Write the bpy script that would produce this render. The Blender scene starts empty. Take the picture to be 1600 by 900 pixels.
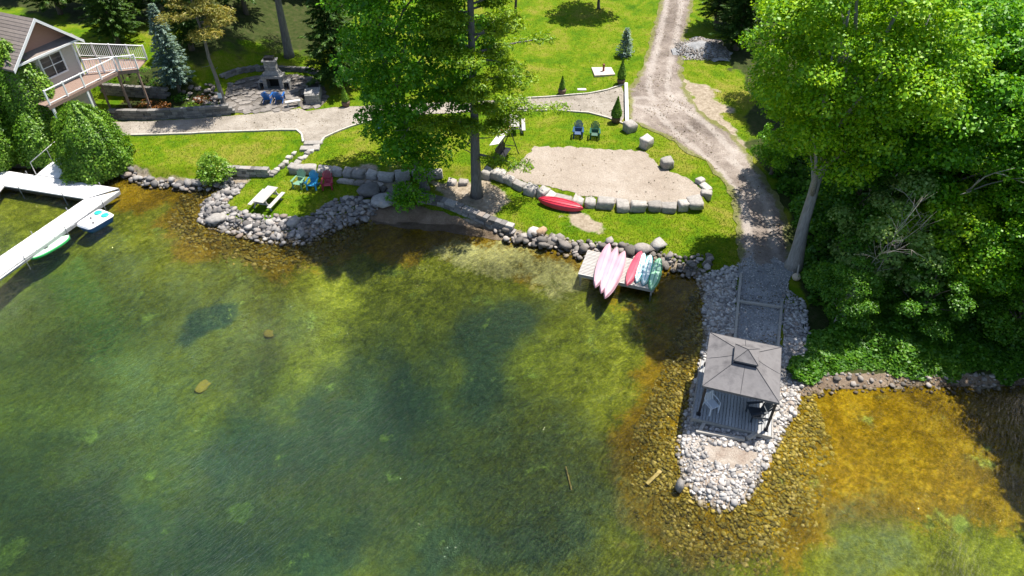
import bpy, bmesh, math, random
import numpy as np
from mathutils import Vector, Matrix
from mathutils.geometry import delaunay_2d_cdt
from mathutils import noise as mnoise

random.seed(7)
RNG = np.random.default_rng(11)
scene = bpy.context.scene
C = scene.collection
rad = math.radians

# ------------------------------------------------------------------ camera
CAM_H, CAM_PITCH, FPX = 26.0, rad(41), 1100.0      # metres above the water, degrees below level, focal length in photo pixels
cam_data = bpy.data.cameras.new('camera')
cam = bpy.data.objects.new('camera', cam_data)
C.objects.link(cam)
cam.location = (0, 0, CAM_H)
cam.rotation_euler = (rad(90) - CAM_PITCH, 0, 0)
cam_data.sensor_width = 36
cam_data.lens = FPX / 1600 * 36
cam_data.clip_end = 2000
scene.camera = cam

# ------------------------------------------------------------------ sky, sun, exposure
SUN = Vector((0.31, 0.24, 1.0)).normalized()        # towards the sun
sun_el = math.asin(SUN.z)
sun_az = math.atan2(SUN.x, SUN.y)                  # clockwise from +Y
world = bpy.data.worlds.new('World')
scene.world = world
world.use_nodes = True
wn = world.node_tree
sky = wn.nodes.new('ShaderNodeTexSky')
sky.sky_type = 'NISHITA'
sky.sun_disc = False
sky.sun_elevation = sun_el
sky.sun_rotation = sun_az
wn.links.new(sky.outputs[0], wn.nodes['Background'].inputs[0])
wn.nodes['Background'].inputs[1].default_value = 0.10
sun_data = bpy.data.lights.new('sun', 'SUN')
sun_data.energy = 5.0
sun_data.angle = rad(0.5)
sun_data.color = (1.0, 0.94, 0.84)
sun = bpy.data.objects.new('sun', sun_data)
C.objects.link(sun)
sun.rotation_euler = SUN.to_track_quat('Z', 'Y').to_euler()
scene.view_settings.view_transform = 'Standard'
scene.view_settings.look = 'None'
scene.view_settings.exposure = 0.95
scene.view_settings.gamma = 1
scene.render.engine = 'CYCLES'
cy = scene.cycles
cy.use_denoising = True
cy.max_bounces = 8
cy.diffuse_bounces = 3
cy.glossy_bounces = 2
cy.transmission_bounces = 4
cy.transparent_max_bounces = 12
cy.volume_bounces = 1
cy.caustics_reflective = False
cy.caustics_refractive = False

# ------------------------------------------------------------------ helpers: tags and meshes
def tag(o, label=None, cat=None, group=None, kind=None):
    if label: o['label'] = label
    if cat: o['category'] = cat
    if group: o['group'] = group
    if kind: o['kind'] = kind
    return o

def thing(name, label, cat, loc=(0, 0, 0), rz=0.0, group=None):
    o = bpy.data.objects.new(name, None)
    C.objects.link(o)
    o.empty_display_size = 0.2
    o.location = loc
    o.rotation_euler = (0, 0, rz)
    return tag(o, label, cat, group)

def link(name, me, parent=None, loc=None):
    o = bpy.data.objects.new(name, me)
    C.objects.link(o)
    if parent is not None: o.parent = parent
    if loc is not None: o.location = loc
    return o

def np_mesh(name, v, f, mat, smooth=False):
    """v (n,3) float, f (m,k) int with one face size k"""
    v = np.asarray(v, np.float32); f = np.asarray(f, np.int32)
    me = bpy.data.meshes.new(name)
    k = f.shape[1]
    me.vertices.add(len(v)); me.vertices.foreach_set('co', v.ravel())
    me.loops.add(f.size); me.loops.foreach_set('vertex_index', f.ravel())
    me.polygons.add(len(f))
    me.polygons.foreach_set('loop_start', np.arange(0, f.size, k, dtype=np.int32))
    if smooth: me.polygons.foreach_set('use_smooth', np.ones(len(f), bool))
    me.update(calc_edges=True)
    if mat is not None: me.materials.append(mat)
    return me

class MB:
    """collects boxes, tubes, prisms in one bmesh; build() links it as ONE mesh object"""
    def __init__(self): self.bm = bmesh.new()
    def box(self, c, s, rz=0.0, rx=0.0, ry=0.0, taper=1.0):
        m = Matrix.Translation(c) @ Matrix.Rotation(rz, 4, 'Z') @ Matrix.Rotation(ry, 4, 'Y') @ Matrix.Rotation(rx, 4, 'X')
        vs = []
        for z in (-.5, .5):
            t = taper if z > 0 else 1.0
            for x, y in ((-.5, -.5), (.5, -.5), (.5, .5), (-.5, .5)):
                vs.append(self.bm.verts.new(m @ Vector((x * s[0] * t, y * s[1] * t, z * s[2]))))
        for q in ((3, 2, 1, 0), (4, 5, 6, 7), (0, 1, 5, 4), (1, 2, 6, 5), (2, 3, 7, 6), (3, 0, 4, 7)):
            self.bm.faces.new([vs[i] for i in q])
        return self
    def bar(self, a, b, w, h=None, up=(0, 0, 1)):
        a = Vector(a); b = Vector(b); h = h or w
        d = b - a; L = d.length
        z = d.normalized(); u = Vector(up)
        if abs(z.dot(u)) > .98: u = Vector((1, 0, 0))
        x = u.cross(z).normalized(); y = z.cross(x)
        vs = []
        for t in (0, L):
            for i, j in ((-1, -1), (1, -1), (1, 1), (-1, 1)):
                vs.append(self.bm.verts.new(a + z * t + x * i * w / 2 + y * j * h / 2))
        for q in ((3, 2, 1, 0), (4, 5, 6, 7), (0, 1, 5, 4), (1, 2, 6, 5), (2, 3, 7, 6), (3, 0, 4, 7)):
            self.bm.faces.new([vs[i] for i in q])
        return self
    def tube(self, pts, radii, n=8):
        pts = [Vector(p) for p in pts]
        if not hasattr(radii, '__len__'): radii = [radii] * len(pts)
        rings = []
        ref = Vector((0.3, 0.9, 0.2)).normalized()
        for i, p in enumerate(pts):
            d = (pts[min(i + 1, len(pts) - 1)] - pts[max(i - 1, 0)]).normalized()
            x = ref.cross(d)
            if x.length < .05: x = Vector((1, 0, 0)).cross(d)
            x.normalize(); y = d.cross(x)
            rings.append([self.bm.verts.new(p + (x * math.cos(2 * math.pi * k / n) + y * math.sin(2 * math.pi * k / n)) * radii[i]) for k in range(n)])
        for a, b in zip(rings, rings[1:]):
            for k in range(n):
                self.bm.faces.new((a[k], a[(k + 1) % n], b[(k + 1) % n], b[k]))
        self.bm.faces.new(rings[0][::-1]); self.bm.faces.new(rings[-1])
        return self
    def lathe(self, prof, c=(0, 0, 0), n=16):
        rings = []
        for r, z in prof:
            rings.append([self.bm.verts.new((c[0] + r * math.cos(2 * math.pi * k / n), c[1] + r * math.sin(2 * math.pi * k / n), c[2] + z)) for k in range(n)])
        for a, b in zip(rings, rings[1:]):
            for k in range(n):
                self.bm.faces.new((a[k], a[(k + 1) % n], b[(k + 1) % n], b[k]))
        self.bm.faces.new(rings[0][::-1]); self.bm.faces.new(rings[-1])
        return self
    def prism(self, poly, z0, z1):
        lo = [self.bm.verts.new((p[0], p[1], z0)) for p in poly]
        hi = [self.bm.verts.new((p[0], p[1], z1)) for p in poly]
        self.bm.faces.new(lo[::-1]); self.bm.faces.new(hi)
        n = len(poly)
        for i in range(n):
            self.bm.faces.new((lo[i], lo[(i + 1) % n], hi[(i + 1) % n], hi[i]))
        return self
    def hexa(self, lo, hi):
        a = [self.bm.verts.new(p) for p in lo]; b = [self.bm.verts.new(p) for p in hi]
        n = len(a)
        self.bm.faces.new(a[::-1]); self.bm.faces.new(b)
        for i in range(n):
            self.bm.faces.new((a[i], a[(i + 1) % n], b[(i + 1) % n], b[i]))
        return self
    def mesh(self, name, mat, bevel=0.0, smooth=False):
        bm = self.bm
        bmesh.ops.recalc_face_normals(bm, faces=bm.faces[:])
        if bevel:
            bmesh.ops.bevel(bm, geom=bm.edges[:], offset=bevel, segments=1, affect='EDGES', clamp_overlap=True)
        me = bpy.data.meshes.new(name)
        bm.to_mesh(me); bm.free()
        if smooth:
            me.polygons.foreach_set('use_smooth', np.ones(len(me.polygons), bool))
        me.materials.append(mat)
        return me
    def build(self, name, mat, parent=None, bevel=0.0, smooth=False, loc=None):
        return link(name, self.mesh(name, mat, bevel, smooth), parent, loc)

def copy_tree(o, parent=None):
    c = o.copy(); C.objects.link(c)
    if parent is not None: c.parent = parent
    for ch in list(o.children):
        copy_tree(ch, c)
    return c

# ------------------------------------------------------------------ helpers: materials
def nodes(m):
    m.use_nodes = True
    nt = m.node_tree
    return nt, nt.nodes['Principled BSDF']

def ramp(nt, fac, stops):
    r = nt.nodes.new('ShaderNodeValToRGB')
    e = r.color_ramp.elements
    while len(e) < len(stops): e.new(0.5)
    for k, (p, c) in enumerate(stops):
        e[k].position = p; e[k].color = (*c, 1)
    nt.links.new(fac, r.inputs[0])
    return r.outputs[0]

def nz(nt, co, scale, detail=4, rough=0.6, dist=0.0):
    n = nt.nodes.new('ShaderNodeTexNoise')
    n.inputs['Scale'].default_value = scale
    n.inputs['Detail'].default_value = detail
    n.inputs['Roughness'].default_value = rough
    n.inputs['Distortion'].default_value = dist
    if co is not None: nt.links.new(co, n.inputs['Vector'])
    return n.outputs['Fac']

def mixc(nt, fac, a, b, blend='MIX'):
    m = nt.nodes.new('ShaderNodeMix'); m.data_type = 'RGBA'; m.blend_type = blend
    for s, v in ((0, fac), (6, a), (7, b)):
        if isinstance(v, (int, float)): m.inputs[s].default_value = v
        elif isinstance(v, tuple): m.inputs[s].default_value = (*v, 1)
        else: nt.links.new(v, m.inputs[s])
    return m.outputs[2]

def math_n(nt, op, a, b=None):
    m = nt.nodes.new('ShaderNodeMath'); m.operation = op; m.use_clamp = False
    for s, v in ((0, a), (1, b)):
        if v is None: continue
        if isinstance(v, (int, float)): m.inputs[s].default_value = v
        else: nt.links.new(v, m.inputs[s])
    return m.outputs[0]

def smooth_n(nt, v, lo, hi):
    m = nt.nodes.new('ShaderNodeMapRange'); m.interpolation_type = 'SMOOTHSTEP'
    nt.links.new(v, m.inputs[0])
    m.inputs[1].default_value = lo; m.inputs[2].default_value = hi
    return m.outputs[0]

def coords(nt, kind='Object'):
    t = nt.nodes.new('ShaderNodeTexCoord')
    return t.outputs[kind]

def mapped(nt, co, scale=(1, 1, 1), rot=(0, 0, 0)):
    m = nt.nodes.new('ShaderNodeMapping')
    m.inputs['Scale'].default_value = scale
    m.inputs['Rotation'].default_value = rot
    nt.links.new(co, m.inputs[0])
    return m.outputs[0]

def bump(nt, bsdf, h, strength=0.4, dist=0.05):
    b = nt.nodes.new('ShaderNodeBump')
    b.inputs['Strength'].default_value = strength
    b.inputs['Distance'].default_value = dist
    nt.links.new(h, b.inputs['Height'])
    nt.links.new(b.outputs[0], bsdf.inputs['Normal'])

MATS = {}
def pmat(name, c1, c2=None, scale=4.0, rough=0.7, bumpv=0.0, bscale=None, stretch=(1, 1, 1), c3=None, per_obj=0.0, metallic=0.0, spec=0.3, detail=5):
    """principled with noise between two or three colours, optional grain stretch, bump and per-object brightness"""
    if name in MATS: return MATS[name]
    m = bpy.data.materials.new(name); nt, b = nodes(m)
    b.inputs['Roughness'].default_value = rough
    b.inputs['Metallic'].default_value = metallic
    b.inputs['Specular IOR Level'].default_value = spec
    co = mapped(nt, coords(nt), stretch)
    f = nz(nt, co, scale, detail, 0.65)
    c2 = c2 or tuple(x * 0.8 for x in c1)
    st = [(0.32, c1), (0.68, c2)] if c3 is None else [(0.3, c1), (0.5, c2), (0.7, c3)]
    col = ramp(nt, f, st)
    if per_obj:
        oi = nt.nodes.new('ShaderNodeObjectInfo')
        g = nt.nodes.new('ShaderNodeMapRange')
        nt.links.new(oi.outputs['Random'], g.inputs[0])
        g.inputs[3].default_value = 1 - per_obj; g.inputs[4].default_value = 1 + per_obj
        v = nt.nodes.new('ShaderNodeVectorMath'); v.operation = 'SCALE'
        nt.links.new(col, v.inputs[0]); nt.links.new(g.outputs[0], v.inputs['Scale'])
        col = v.outputs[0]
    nt.links.new(col, b.inputs['Base Color'])
    if bumpv:
        bump(nt, b, nz(nt, co, bscale or scale * 3, 4), bumpv, 0.03)
    MATS[name] = m
    return m

# ------------------------------------------------------------------ photo pixels -> directions -> points on the ground
def G(px, py, z=0.0):
    u = (px - 800) / FPX; v = (py - 450) / FPX
    d = (u, math.cos(CAM_PITCH) - v * math.sin(CAM_PITCH), -(math.sin(CAM_PITCH) + v * math.cos(CAM_PITCH)))
    t = (z - CAM_H) / d[2]
    return Vector((d[0] * t, d[1] * t, z))

def GL(pts, z=0.0):
    return np.array([G(x, y, z)[:2] for x, y in pts])

def sdf(poly, X, Y):
    """signed distance, positive inside"""
    P = np.stack([X.ravel(), Y.ravel()], 1)
    d2 = np.full(len(P), 1e18); ins = np.zeros(len(P), bool)
    n = len(poly)
    for i in range(n):
        a = poly[i]; b = poly[(i + 1) % n]
        e = b - a; w = P - a
        t = np.clip((w @ e) / max(e @ e, 1e-12), 0, 1)
        q = w - t[:, None] * e
        d2 = np.minimum(d2, (q * q).sum(1))
        c = ((a[1] > P[:, 1]) != (b[1] > P[:, 1]))
        if abs(e[1]) > 1e-12:
            ins ^= c & (P[:, 0] < e[0] * (P[:, 1] - a[1]) / e[1] + a[0])
    return (np.sqrt(d2) * np.where(ins, 1, -1)).reshape(X.shape)

def sstep(x, a, b):
    t = np.clip((x - a) / (b - a), 0, 1)
    return t * t * (3 - 2 * t)

def fbm(X, Y, scale, seed=0, octv=4):
    r = np.random.default_rng(seed); out = np.zeros_like(X); amp = 1.0; tot = 0
    for o in range(octv):
        for k in range(4):
            a = r.uniform(0, 2 * math.pi); f = scale * (2 ** o) * r.uniform(.7, 1.3)
            out += amp / 2 * np.sin((X * math.cos(a) + Y * math.sin(a)) * f * 2 * math.pi + r.uniform(0, 6.28) + 1.3 * np.sin((X * math.sin(a) - Y * math.cos(a)) * f * 3 + k))
        tot += amp; amp *= .5
    return out / tot

# ------------------------------------------------------------------ terrain
SHORE = GL([(-900, 240), (-300, 255), (0, 262), (90, 262), (140, 262), (190, 268), (215, 280), (250, 287), (300, 291), (335, 289), (372, 286), (380, 288),
            (360, 296), (338, 302), (320, 316), (316, 338), (330, 351), (370, 359), (400, 369), (440, 374), (475, 372), (500, 364), (520, 352),
            (545, 344), (575, 341), (610, 346), (650, 347), (700, 349), (745, 354), (790, 368), (830, 376), (870, 386), (905, 395), (950, 402),
            (1020, 412), (1060, 421), (1085, 432), (1097, 445), (1102, 470), (1099, 505), (1101, 530), (1094, 560), (1080, 620), (1068, 660),
            (1060, 692), (1066, 730), (1084, 770), (1105, 788), (1125, 793), (1152, 787), (1176, 770), (1190, 745), (1200, 715), (1216, 690),
            (1228, 662), (1246, 638), (1260, 615), (1290, 603), (1350, 604), (1420, 600), (1500, 602), (1600, 600), (1800, 590), (2600, 560)])
LAND = np.vstack([SHORE, [[400, 60], [400, 500], [-400, 500], [-400, 70]]])
def lin(a, b, s): return np.arange(a, b, s)
gx = np.concatenate([[-400, -250, -160, -110, -85, -70], lin(-58, 52.01, .25), [60, 70, 85, 110, 160, 250, 400]])
gy = np.concatenate([[-300, -150, -70, -30, -10, 0, 5], lin(9, 74.01, .25), [80, 88, 100, 120, 160, 240, 350, 500]])
GX, GY = np.meshgrid(gx, gy)
D = sdf(LAND, GX, GY)
wob = fbm(GX, GY, .35, 3, 3) * .16
Dn = D + wob * np.exp(-np.abs(D) / 2)
dl = np.maximum(Dn, 0); dw = np.maximum(-Dn, 0)
HL = .34 * (1 - np.exp(-dl / .45)) + .035 * np.minimum(dl, 14) + .05 * np.clip(dl - 14, 0, 60)
# terraces: lawn west of the steps, upper lawn behind the boulder rows, house bank
T_LEFT = GL([(-300, 235), (100, 240), (215, 262), (260, 270), (330, 266), (365, 265), (423, 270), (440, 256), (458, 238), (474, 224), (474, 150), (-300, 150)], .6)
T_MAIN = GL([(452, 264), (520, 268), (600, 274), (690, 270), (755, 268), (798, 283), (850, 303), (925, 317), (1000, 323), (1092, 325), (1106, 308), (1106, 284),
             (1112, 262), (1010, 190), (900, 100), (300, 100), (474, 215)], .7)
HL = HL + .42 * sstep(sdf(T_LEFT, GX, GY), -.15, .2) * (dl > 0)
HL = np.maximum(HL, HL + .40 * sstep(sdf(T_MAIN, GX, GY), -.2, .2) * (1 - sstep(GY, 44, 52)) * (1 - sstep(sdf(T_LEFT, GX, GY), -.15, .2)))
HL = HL + .42 * (1 - sstep(GY, 44, 52)) * 0
hx = sstep(-GX, 19.5, 26.0)
HL = HL + hx * 1.9 * sstep(GY, 50.6, 53.6) + .6 * sstep(GY, 52, 60) * sstep(-GX, 8, 20)
slope_dw = np.where(GX > 11.5, .55, 1.0)
HB = -(.11 * dw + .013 * dw ** 2) * slope_dw
HB = -3.6 * (1 - np.exp(HB / 3.6))
HB = np.where(GX < -14, HB * .8, HB)
HB = HB + fbm(GX, GY, .12, 5, 4) * .10 * sstep(dw, 1, 5) - .02 * (dw > 0)
HH = np.where(Dn > 0, HL, HB) + fbm(GX, GY, .25, 9, 3) * .025 * (dl > 1)

def hat(x, y):
    """bilinear height; scalars or arrays"""
    x = np.asarray(x, float); y = np.asarray(y, float)
    i = np.clip(np.searchsorted(gx, x) - 1, 0, len(gx) - 2); j = np.clip(np.searchsorted(gy, y) - 1, 0, len(gy) - 2)
    u = (x - gx[i]) / (gx[i + 1] - gx[i]); v = (y - gy[j]) / (gy[j + 1] - gy[j])
    return HH[j, i] * (1 - u) * (1 - v) + HH[j, i + 1] * u * (1 - v) + HH[j + 1, i] * (1 - u) * v + HH[j + 1, i + 1] * u * v

def at(px, py, dz=0.0):
    """where the ray through a photo pixel meets the terrain"""
    z = 1.0
    for _ in range(40):
        p = G(px, py, z)
        z = z * .5 + .5 * (float(hat(p.x, p.y)) + dz)
    p = G(px, py, z)
    return Vector((p.x, p.y, float(hat(p.x, p.y))))

def atl(pts): return np.array([at(x, y)[:2] for x, y in pts])

def attr_color(me, name, arr):
    a = me.color_attributes.new(name, 'FLOAT_COLOR', 'POINT')
    a.data.foreach_set('color', np.asarray(arr, np.float32).ravel())

def grid_split():
    ny, nx = GX.shape
    idx = np.arange(ny * nx).reshape(ny, nx)
    q = np.stack([idx[:-1, :-1], idx[:-1, 1:], idx[1:, 1:], idx[1:, :-1]], -1).reshape(-1, 4)
    V = np.stack([GX, GY, HH], -1).reshape(-1, 3)
    wet = V[q, 2].mean(1) < 0.0
    return V, q, wet

# soft zones on the ground: forest floor and painted tree shade, bare soil, gravelly grass
FOREST = atl([(1120, -40), (1110, 20), (1130, 90), (1165, 140), (1172, 235), (1195, 275), (1215, 320), (1238, 390), (1250, 470), (1240, 560), (1235, 610), (1300, 605), (1620, 602), (2400, 560), (2400, -40)])
FOREST_SHADE_UP = atl([(-200, 0), (240, 60), (300, 130), (360, 110), (400, 85), (520, 100), (560, 60), (600, -60), (-200, -60)])  # upper left ground darkened as forest floor to paint in tree shade
BARE = [atl([(868, 336), (920, 336), (945, 348), (935, 360), (880, 358)]),
        atl([(680, 285), (760, 280), (800, 315), (770, 340), (690, 318)]), atl([(540, 268), (620, 262), (660, 300), (600, 310)]),
        atl([(1066, 125), (1105, 135), (1135, 165), (1150, 200), (1160, 235), (1100, 215), (1070, 175)]), atl([(1235, 575), (1600, 575), (1600, 600), (1260, 606)])]
GARDEN = atl([(180, 100), (300, 120), (345, 150), (348, 178), (190, 190)])
FOREST_TOP = atl([(1085, -60), (1082, 40), (1075, 90), (1100, 130), (1160, 140), (1300, 100), (1300, -60)])

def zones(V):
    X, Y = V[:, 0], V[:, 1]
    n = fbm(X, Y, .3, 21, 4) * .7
    forest = np.maximum.reduce([sstep(sdf(FOREST, X, Y) + n, -.4, .8), sstep(sdf(FOREST_SHADE_UP, X, Y) + n * 2, -1, 3) * .8,  # forest floor, plus the tree shade painted at upper left
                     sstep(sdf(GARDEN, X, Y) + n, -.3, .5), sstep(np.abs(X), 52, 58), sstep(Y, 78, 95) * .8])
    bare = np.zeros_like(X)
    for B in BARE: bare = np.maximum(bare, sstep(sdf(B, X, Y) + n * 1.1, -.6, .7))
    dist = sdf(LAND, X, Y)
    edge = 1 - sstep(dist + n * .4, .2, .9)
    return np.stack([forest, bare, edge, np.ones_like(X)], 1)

# ------------------------------------------------------------------ ground and lake bed
def lawn_material():
    m = bpy.data.materials.new('lawn_and_soil'); nt, b = nodes(m)
    co = coords(nt)
    at_ = nt.nodes.new('ShaderNodeAttribute'); at_.attribute_name = 'zone'
    sep = nt.nodes.new('ShaderNodeSeparateColor'); nt.links.new(at_.outputs['Color'], sep.inputs[0])
    big = nz(nt, co, .3, 4, .65, .6); mid = nz(nt, co, 1.3, 6, .75); fine = nz(nt, co, 9, 4, .75)
    f = math_n(nt, 'ADD', math_n(nt, 'MULTIPLY', big, .62), math_n(nt, 'ADD', math_n(nt, 'MULTIPLY', mid, .42), math_n(nt, 'MULTIPLY', fine, .10)))
    grass = ramp(nt, f, [(.40, (.036, .102, .002)), (.50, (.078, .158, .003)), (.58, (.130, .192, .005)), (.70, (.22, .21, .035))])
    blades = ramp(nt, nz(nt, co, 26, 3, .8), [(.3, (.55, .6, .5)), (.7, (1.25, 1.2, 1.2))])
    grass = mixc(nt, 1.0, grass, blades, 'MULTIPLY')
    dirt = ramp(nt, nz(nt, co, 3.5, 6, .75), [(.3, (.16, .125, .085)), (.55, (.30, .25, .19)), (.75, (.42, .37, .31))])
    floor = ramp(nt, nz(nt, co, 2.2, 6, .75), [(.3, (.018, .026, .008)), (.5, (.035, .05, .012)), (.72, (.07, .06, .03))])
    dm = smooth_n(nt, math_n(nt, 'ADD', sep.outputs[1], math_n(nt, 'MULTIPLY', math_n(nt, 'SUBTRACT', mid, .5), 1.3)), .35, .75)
    em = smooth_n(nt, math_n(nt, 'ADD', sep.outputs[2], math_n(nt, 'MULTIPLY', math_n(nt, 'SUBTRACT', mid, .5), .9)), .4, .7)
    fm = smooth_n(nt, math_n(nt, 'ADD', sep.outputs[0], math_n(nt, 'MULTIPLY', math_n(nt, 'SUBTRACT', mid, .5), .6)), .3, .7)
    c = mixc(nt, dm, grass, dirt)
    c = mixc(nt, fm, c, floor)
    c = mixc(nt, em, c, dirt)
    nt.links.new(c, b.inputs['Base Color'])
    b.inputs['Roughness'].default_value = .95
    b.inputs['Specular IOR Level'].default_value = .1
    bump(nt, b, math_n(nt, 'ADD', nz(nt, co, 30, 3, .8), math_n(nt, 'MULTIPLY', mid, 2.0)), .6, .05)
    return m

def bed_material():
    m = bpy.data.materials.new('lake_bed'); nt, b = nodes(m)
    co = coords(nt)
    at_ = nt.nodes.new('ShaderNodeAttribute'); at_.attribute_name = 'zone'
    sep = nt.nodes.new('ShaderNodeSeparateColor'); nt.links.new(at_.outputs['Color'], sep.inputs[0])
    big = nz(nt, co, .18, 4, .65, .5); mid = nz(nt, co, .9, 6, .75, .3); fine = nz(nt, co, 4.2, 6, .85)
    sand = ramp(nt, math_n(nt, 'ADD', math_n(nt, 'MULTIPLY', mid, .6), math_n(nt, 'MULTIPLY', fine, .4)),
                [(.36, (.050, .052, .003)), (.5, (.128, .126, .007)), (.62, (.23, .215, .024))])
    gold = ramp(nt, math_n(nt, 'ADD', math_n(nt, 'MULTIPLY', mid, .6), math_n(nt, 'MULTIPLY', fine, .4)),
                [(.36, (.068, .038, .001)), (.5, (.145, .082, .002)), (.62, (.245, .150, .007))])
    weed = ramp(nt, math_n(nt, 'ADD', math_n(nt, 'MULTIPLY', mid, .5), math_n(nt, 'MULTIPLY', fine, .5)), [(.34, (.010, .020, .018)), (.52, (.030, .048, .028)), (.68, (.085, .10, .03))])
    algae = ramp(nt, fine, [(.3, (.09, .13, .02)), (.7, (.26, .30, .05))])
    pale = ramp(nt, mid, [(.3, (.16, .135, .05)), (.7, (.28, .24, .10))])
    def mask(ch, lo=.35, hi=.65, k=1.0):
        return smooth_n(nt, math_n(nt, 'ADD', ch, math_n(nt, 'ADD', math_n(nt, 'MULTIPLY', math_n(nt, 'SUBTRACT', mid, .5), k), math_n(nt, 'MULTIPLY', math_n(nt, 'SUBTRACT', fine, .5), k * .9))), lo, hi)
    c = mixc(nt, mask(sep.outputs[2]), sand, gold)
    spots = smooth_n(nt, nz(nt, co, .55, 5, .7), .56, .68)
    c = mixc(nt, math_n(nt, 'MULTIPLY', spots, .35), c, weed)
    c = mixc(nt, mask(sep.outputs[0], .1, 1.0, 1.5), c, weed)
    al = smooth_n(nt, math_n(nt, 'ADD', nz(nt, mapped(nt, co, (1, 1, 1)), .55, 2, .5), math_n(nt, 'MULTIPLY', math_n(nt, 'SUBTRACT', fine, .5), .35)), .66, .76)
    c = mixc(nt, math_n(nt, 'MULTIPLY', al, .65), c, algae)
    c = mixc(nt, mask(sep.outputs[1], .4, .6, .8), c, pale)
    ripple_mottle = math_n(nt, 'ADD', math_n(nt, 'MULTIPLY', nz(nt, mapped(nt, mapped(nt, co, (1, 1, 1), (0, 0, rad(-42))), (1, 1.7, 1)), 2.4, 5, .75, .5), .6), math_n(nt, 'MULTIPLY', nz(nt, co, 9, 3, .8), .4))  # weedy mottling that also paints ripple-focused sunlight into the bed colour
    c = mixc(nt, 1.0, c, ramp(nt, ripple_mottle, [(.36, (.58, .68, .74)), (.5, (1.25, 1.38, 1.3)), (.64, (2.05, 2.2, 1.9))]), 'MULTIPLY')
    nt.links.new(c, b.inputs['Base Color'])
    b.inputs['Roughness'].default_value = .9
    b.inputs['Specular IOR Level'].default_value = .05
    bump(nt, b, math_n(nt, 'ADD', math_n(nt, 'MULTIPLY', mid, 3.0), fine), .8, .12)
    return m

V_, Q_, WET_ = grid_split()
Z_ = zones(V_)
X_, Y_ = V_[:, 0], V_[:, 1]
nn = fbm(X_, Y_, .22, 31, 4)
def soft(pts, z=-1.2, w=1.2, k=1.0):
    return sstep(sdf(GL(pts, z), X_, Y_) + nn * k, -w, w)
weed = np.maximum.reduce([
    soft([(230, 720), (330, 650), (440, 625), (530, 590), (600, 570), (690, 560), (735, 600), (770, 660), (720, 720), (560, 770), (420, 800), (260, 780)], -2.5, 3.0, 1.6) * .85,
    soft([(285, 505), (330, 485), (380, 490), (375, 520), (320, 540), (290, 535)], -1.5, .7, .8) * 1.15,
    soft([(690, 500), (760, 480), (850, 490), (860, 520), (800, 560), (775, 660), (735, 680), (700, 560)], -1.5, 1.5, .9) * .85,
    soft([(-300, 700), (100, 690), (260, 760), (600, 820), (800, 780), (1000, 840), (1050, 960), (-300, 960)], -3, 3.0, 1.6) * .8,
    soft([(1280, 800), (1420, 790), (1470, 900), (1260, 950)], -1, 1.0, .8) * .55,
    soft([(-300, 420), (0, 430), (200, 400), (430, 440), (520, 520), (420, 640), (200, 720), (-300, 720)], -1.5, 3.0, 1.5) * .52,
    soft([(-300, 640), (150, 640), (420, 620), (700, 560), (850, 640), (1000, 760), (1080, 960), (-300, 960)], -3, 3.0, 1.5) * .62])
gold = np.maximum(sstep(X_, 10.5, 12.5) * sstep(Y_, 13.5, 17), 1 - sstep(-sdf(LAND, X_, Y_) + nn, 1.0, 5.0) * 1.0) * .85
pale = soft([(640, 385), (760, 372), (900, 400), (930, 440), (860, 470), (720, 420)], -.4, 1.4, .8) * .62
BZ = np.stack([weed, pale, gold, np.ones_like(X_)], 1)

def sub_mesh(name, faces, zz, mat):
    used = np.unique(faces); remap = np.full(len(V_), -1); remap[used] = np.arange(len(used))
    me = np_mesh(name, V_[used], remap[faces], mat, True)
    attr_color(me, 'zone', zz[used])
    return link(name, me)
LAWN = lawn_material()
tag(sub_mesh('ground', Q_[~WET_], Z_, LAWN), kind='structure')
tag(sub_mesh('lake_bed', Q_[WET_], BZ, bed_material()), kind='structure')

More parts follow.
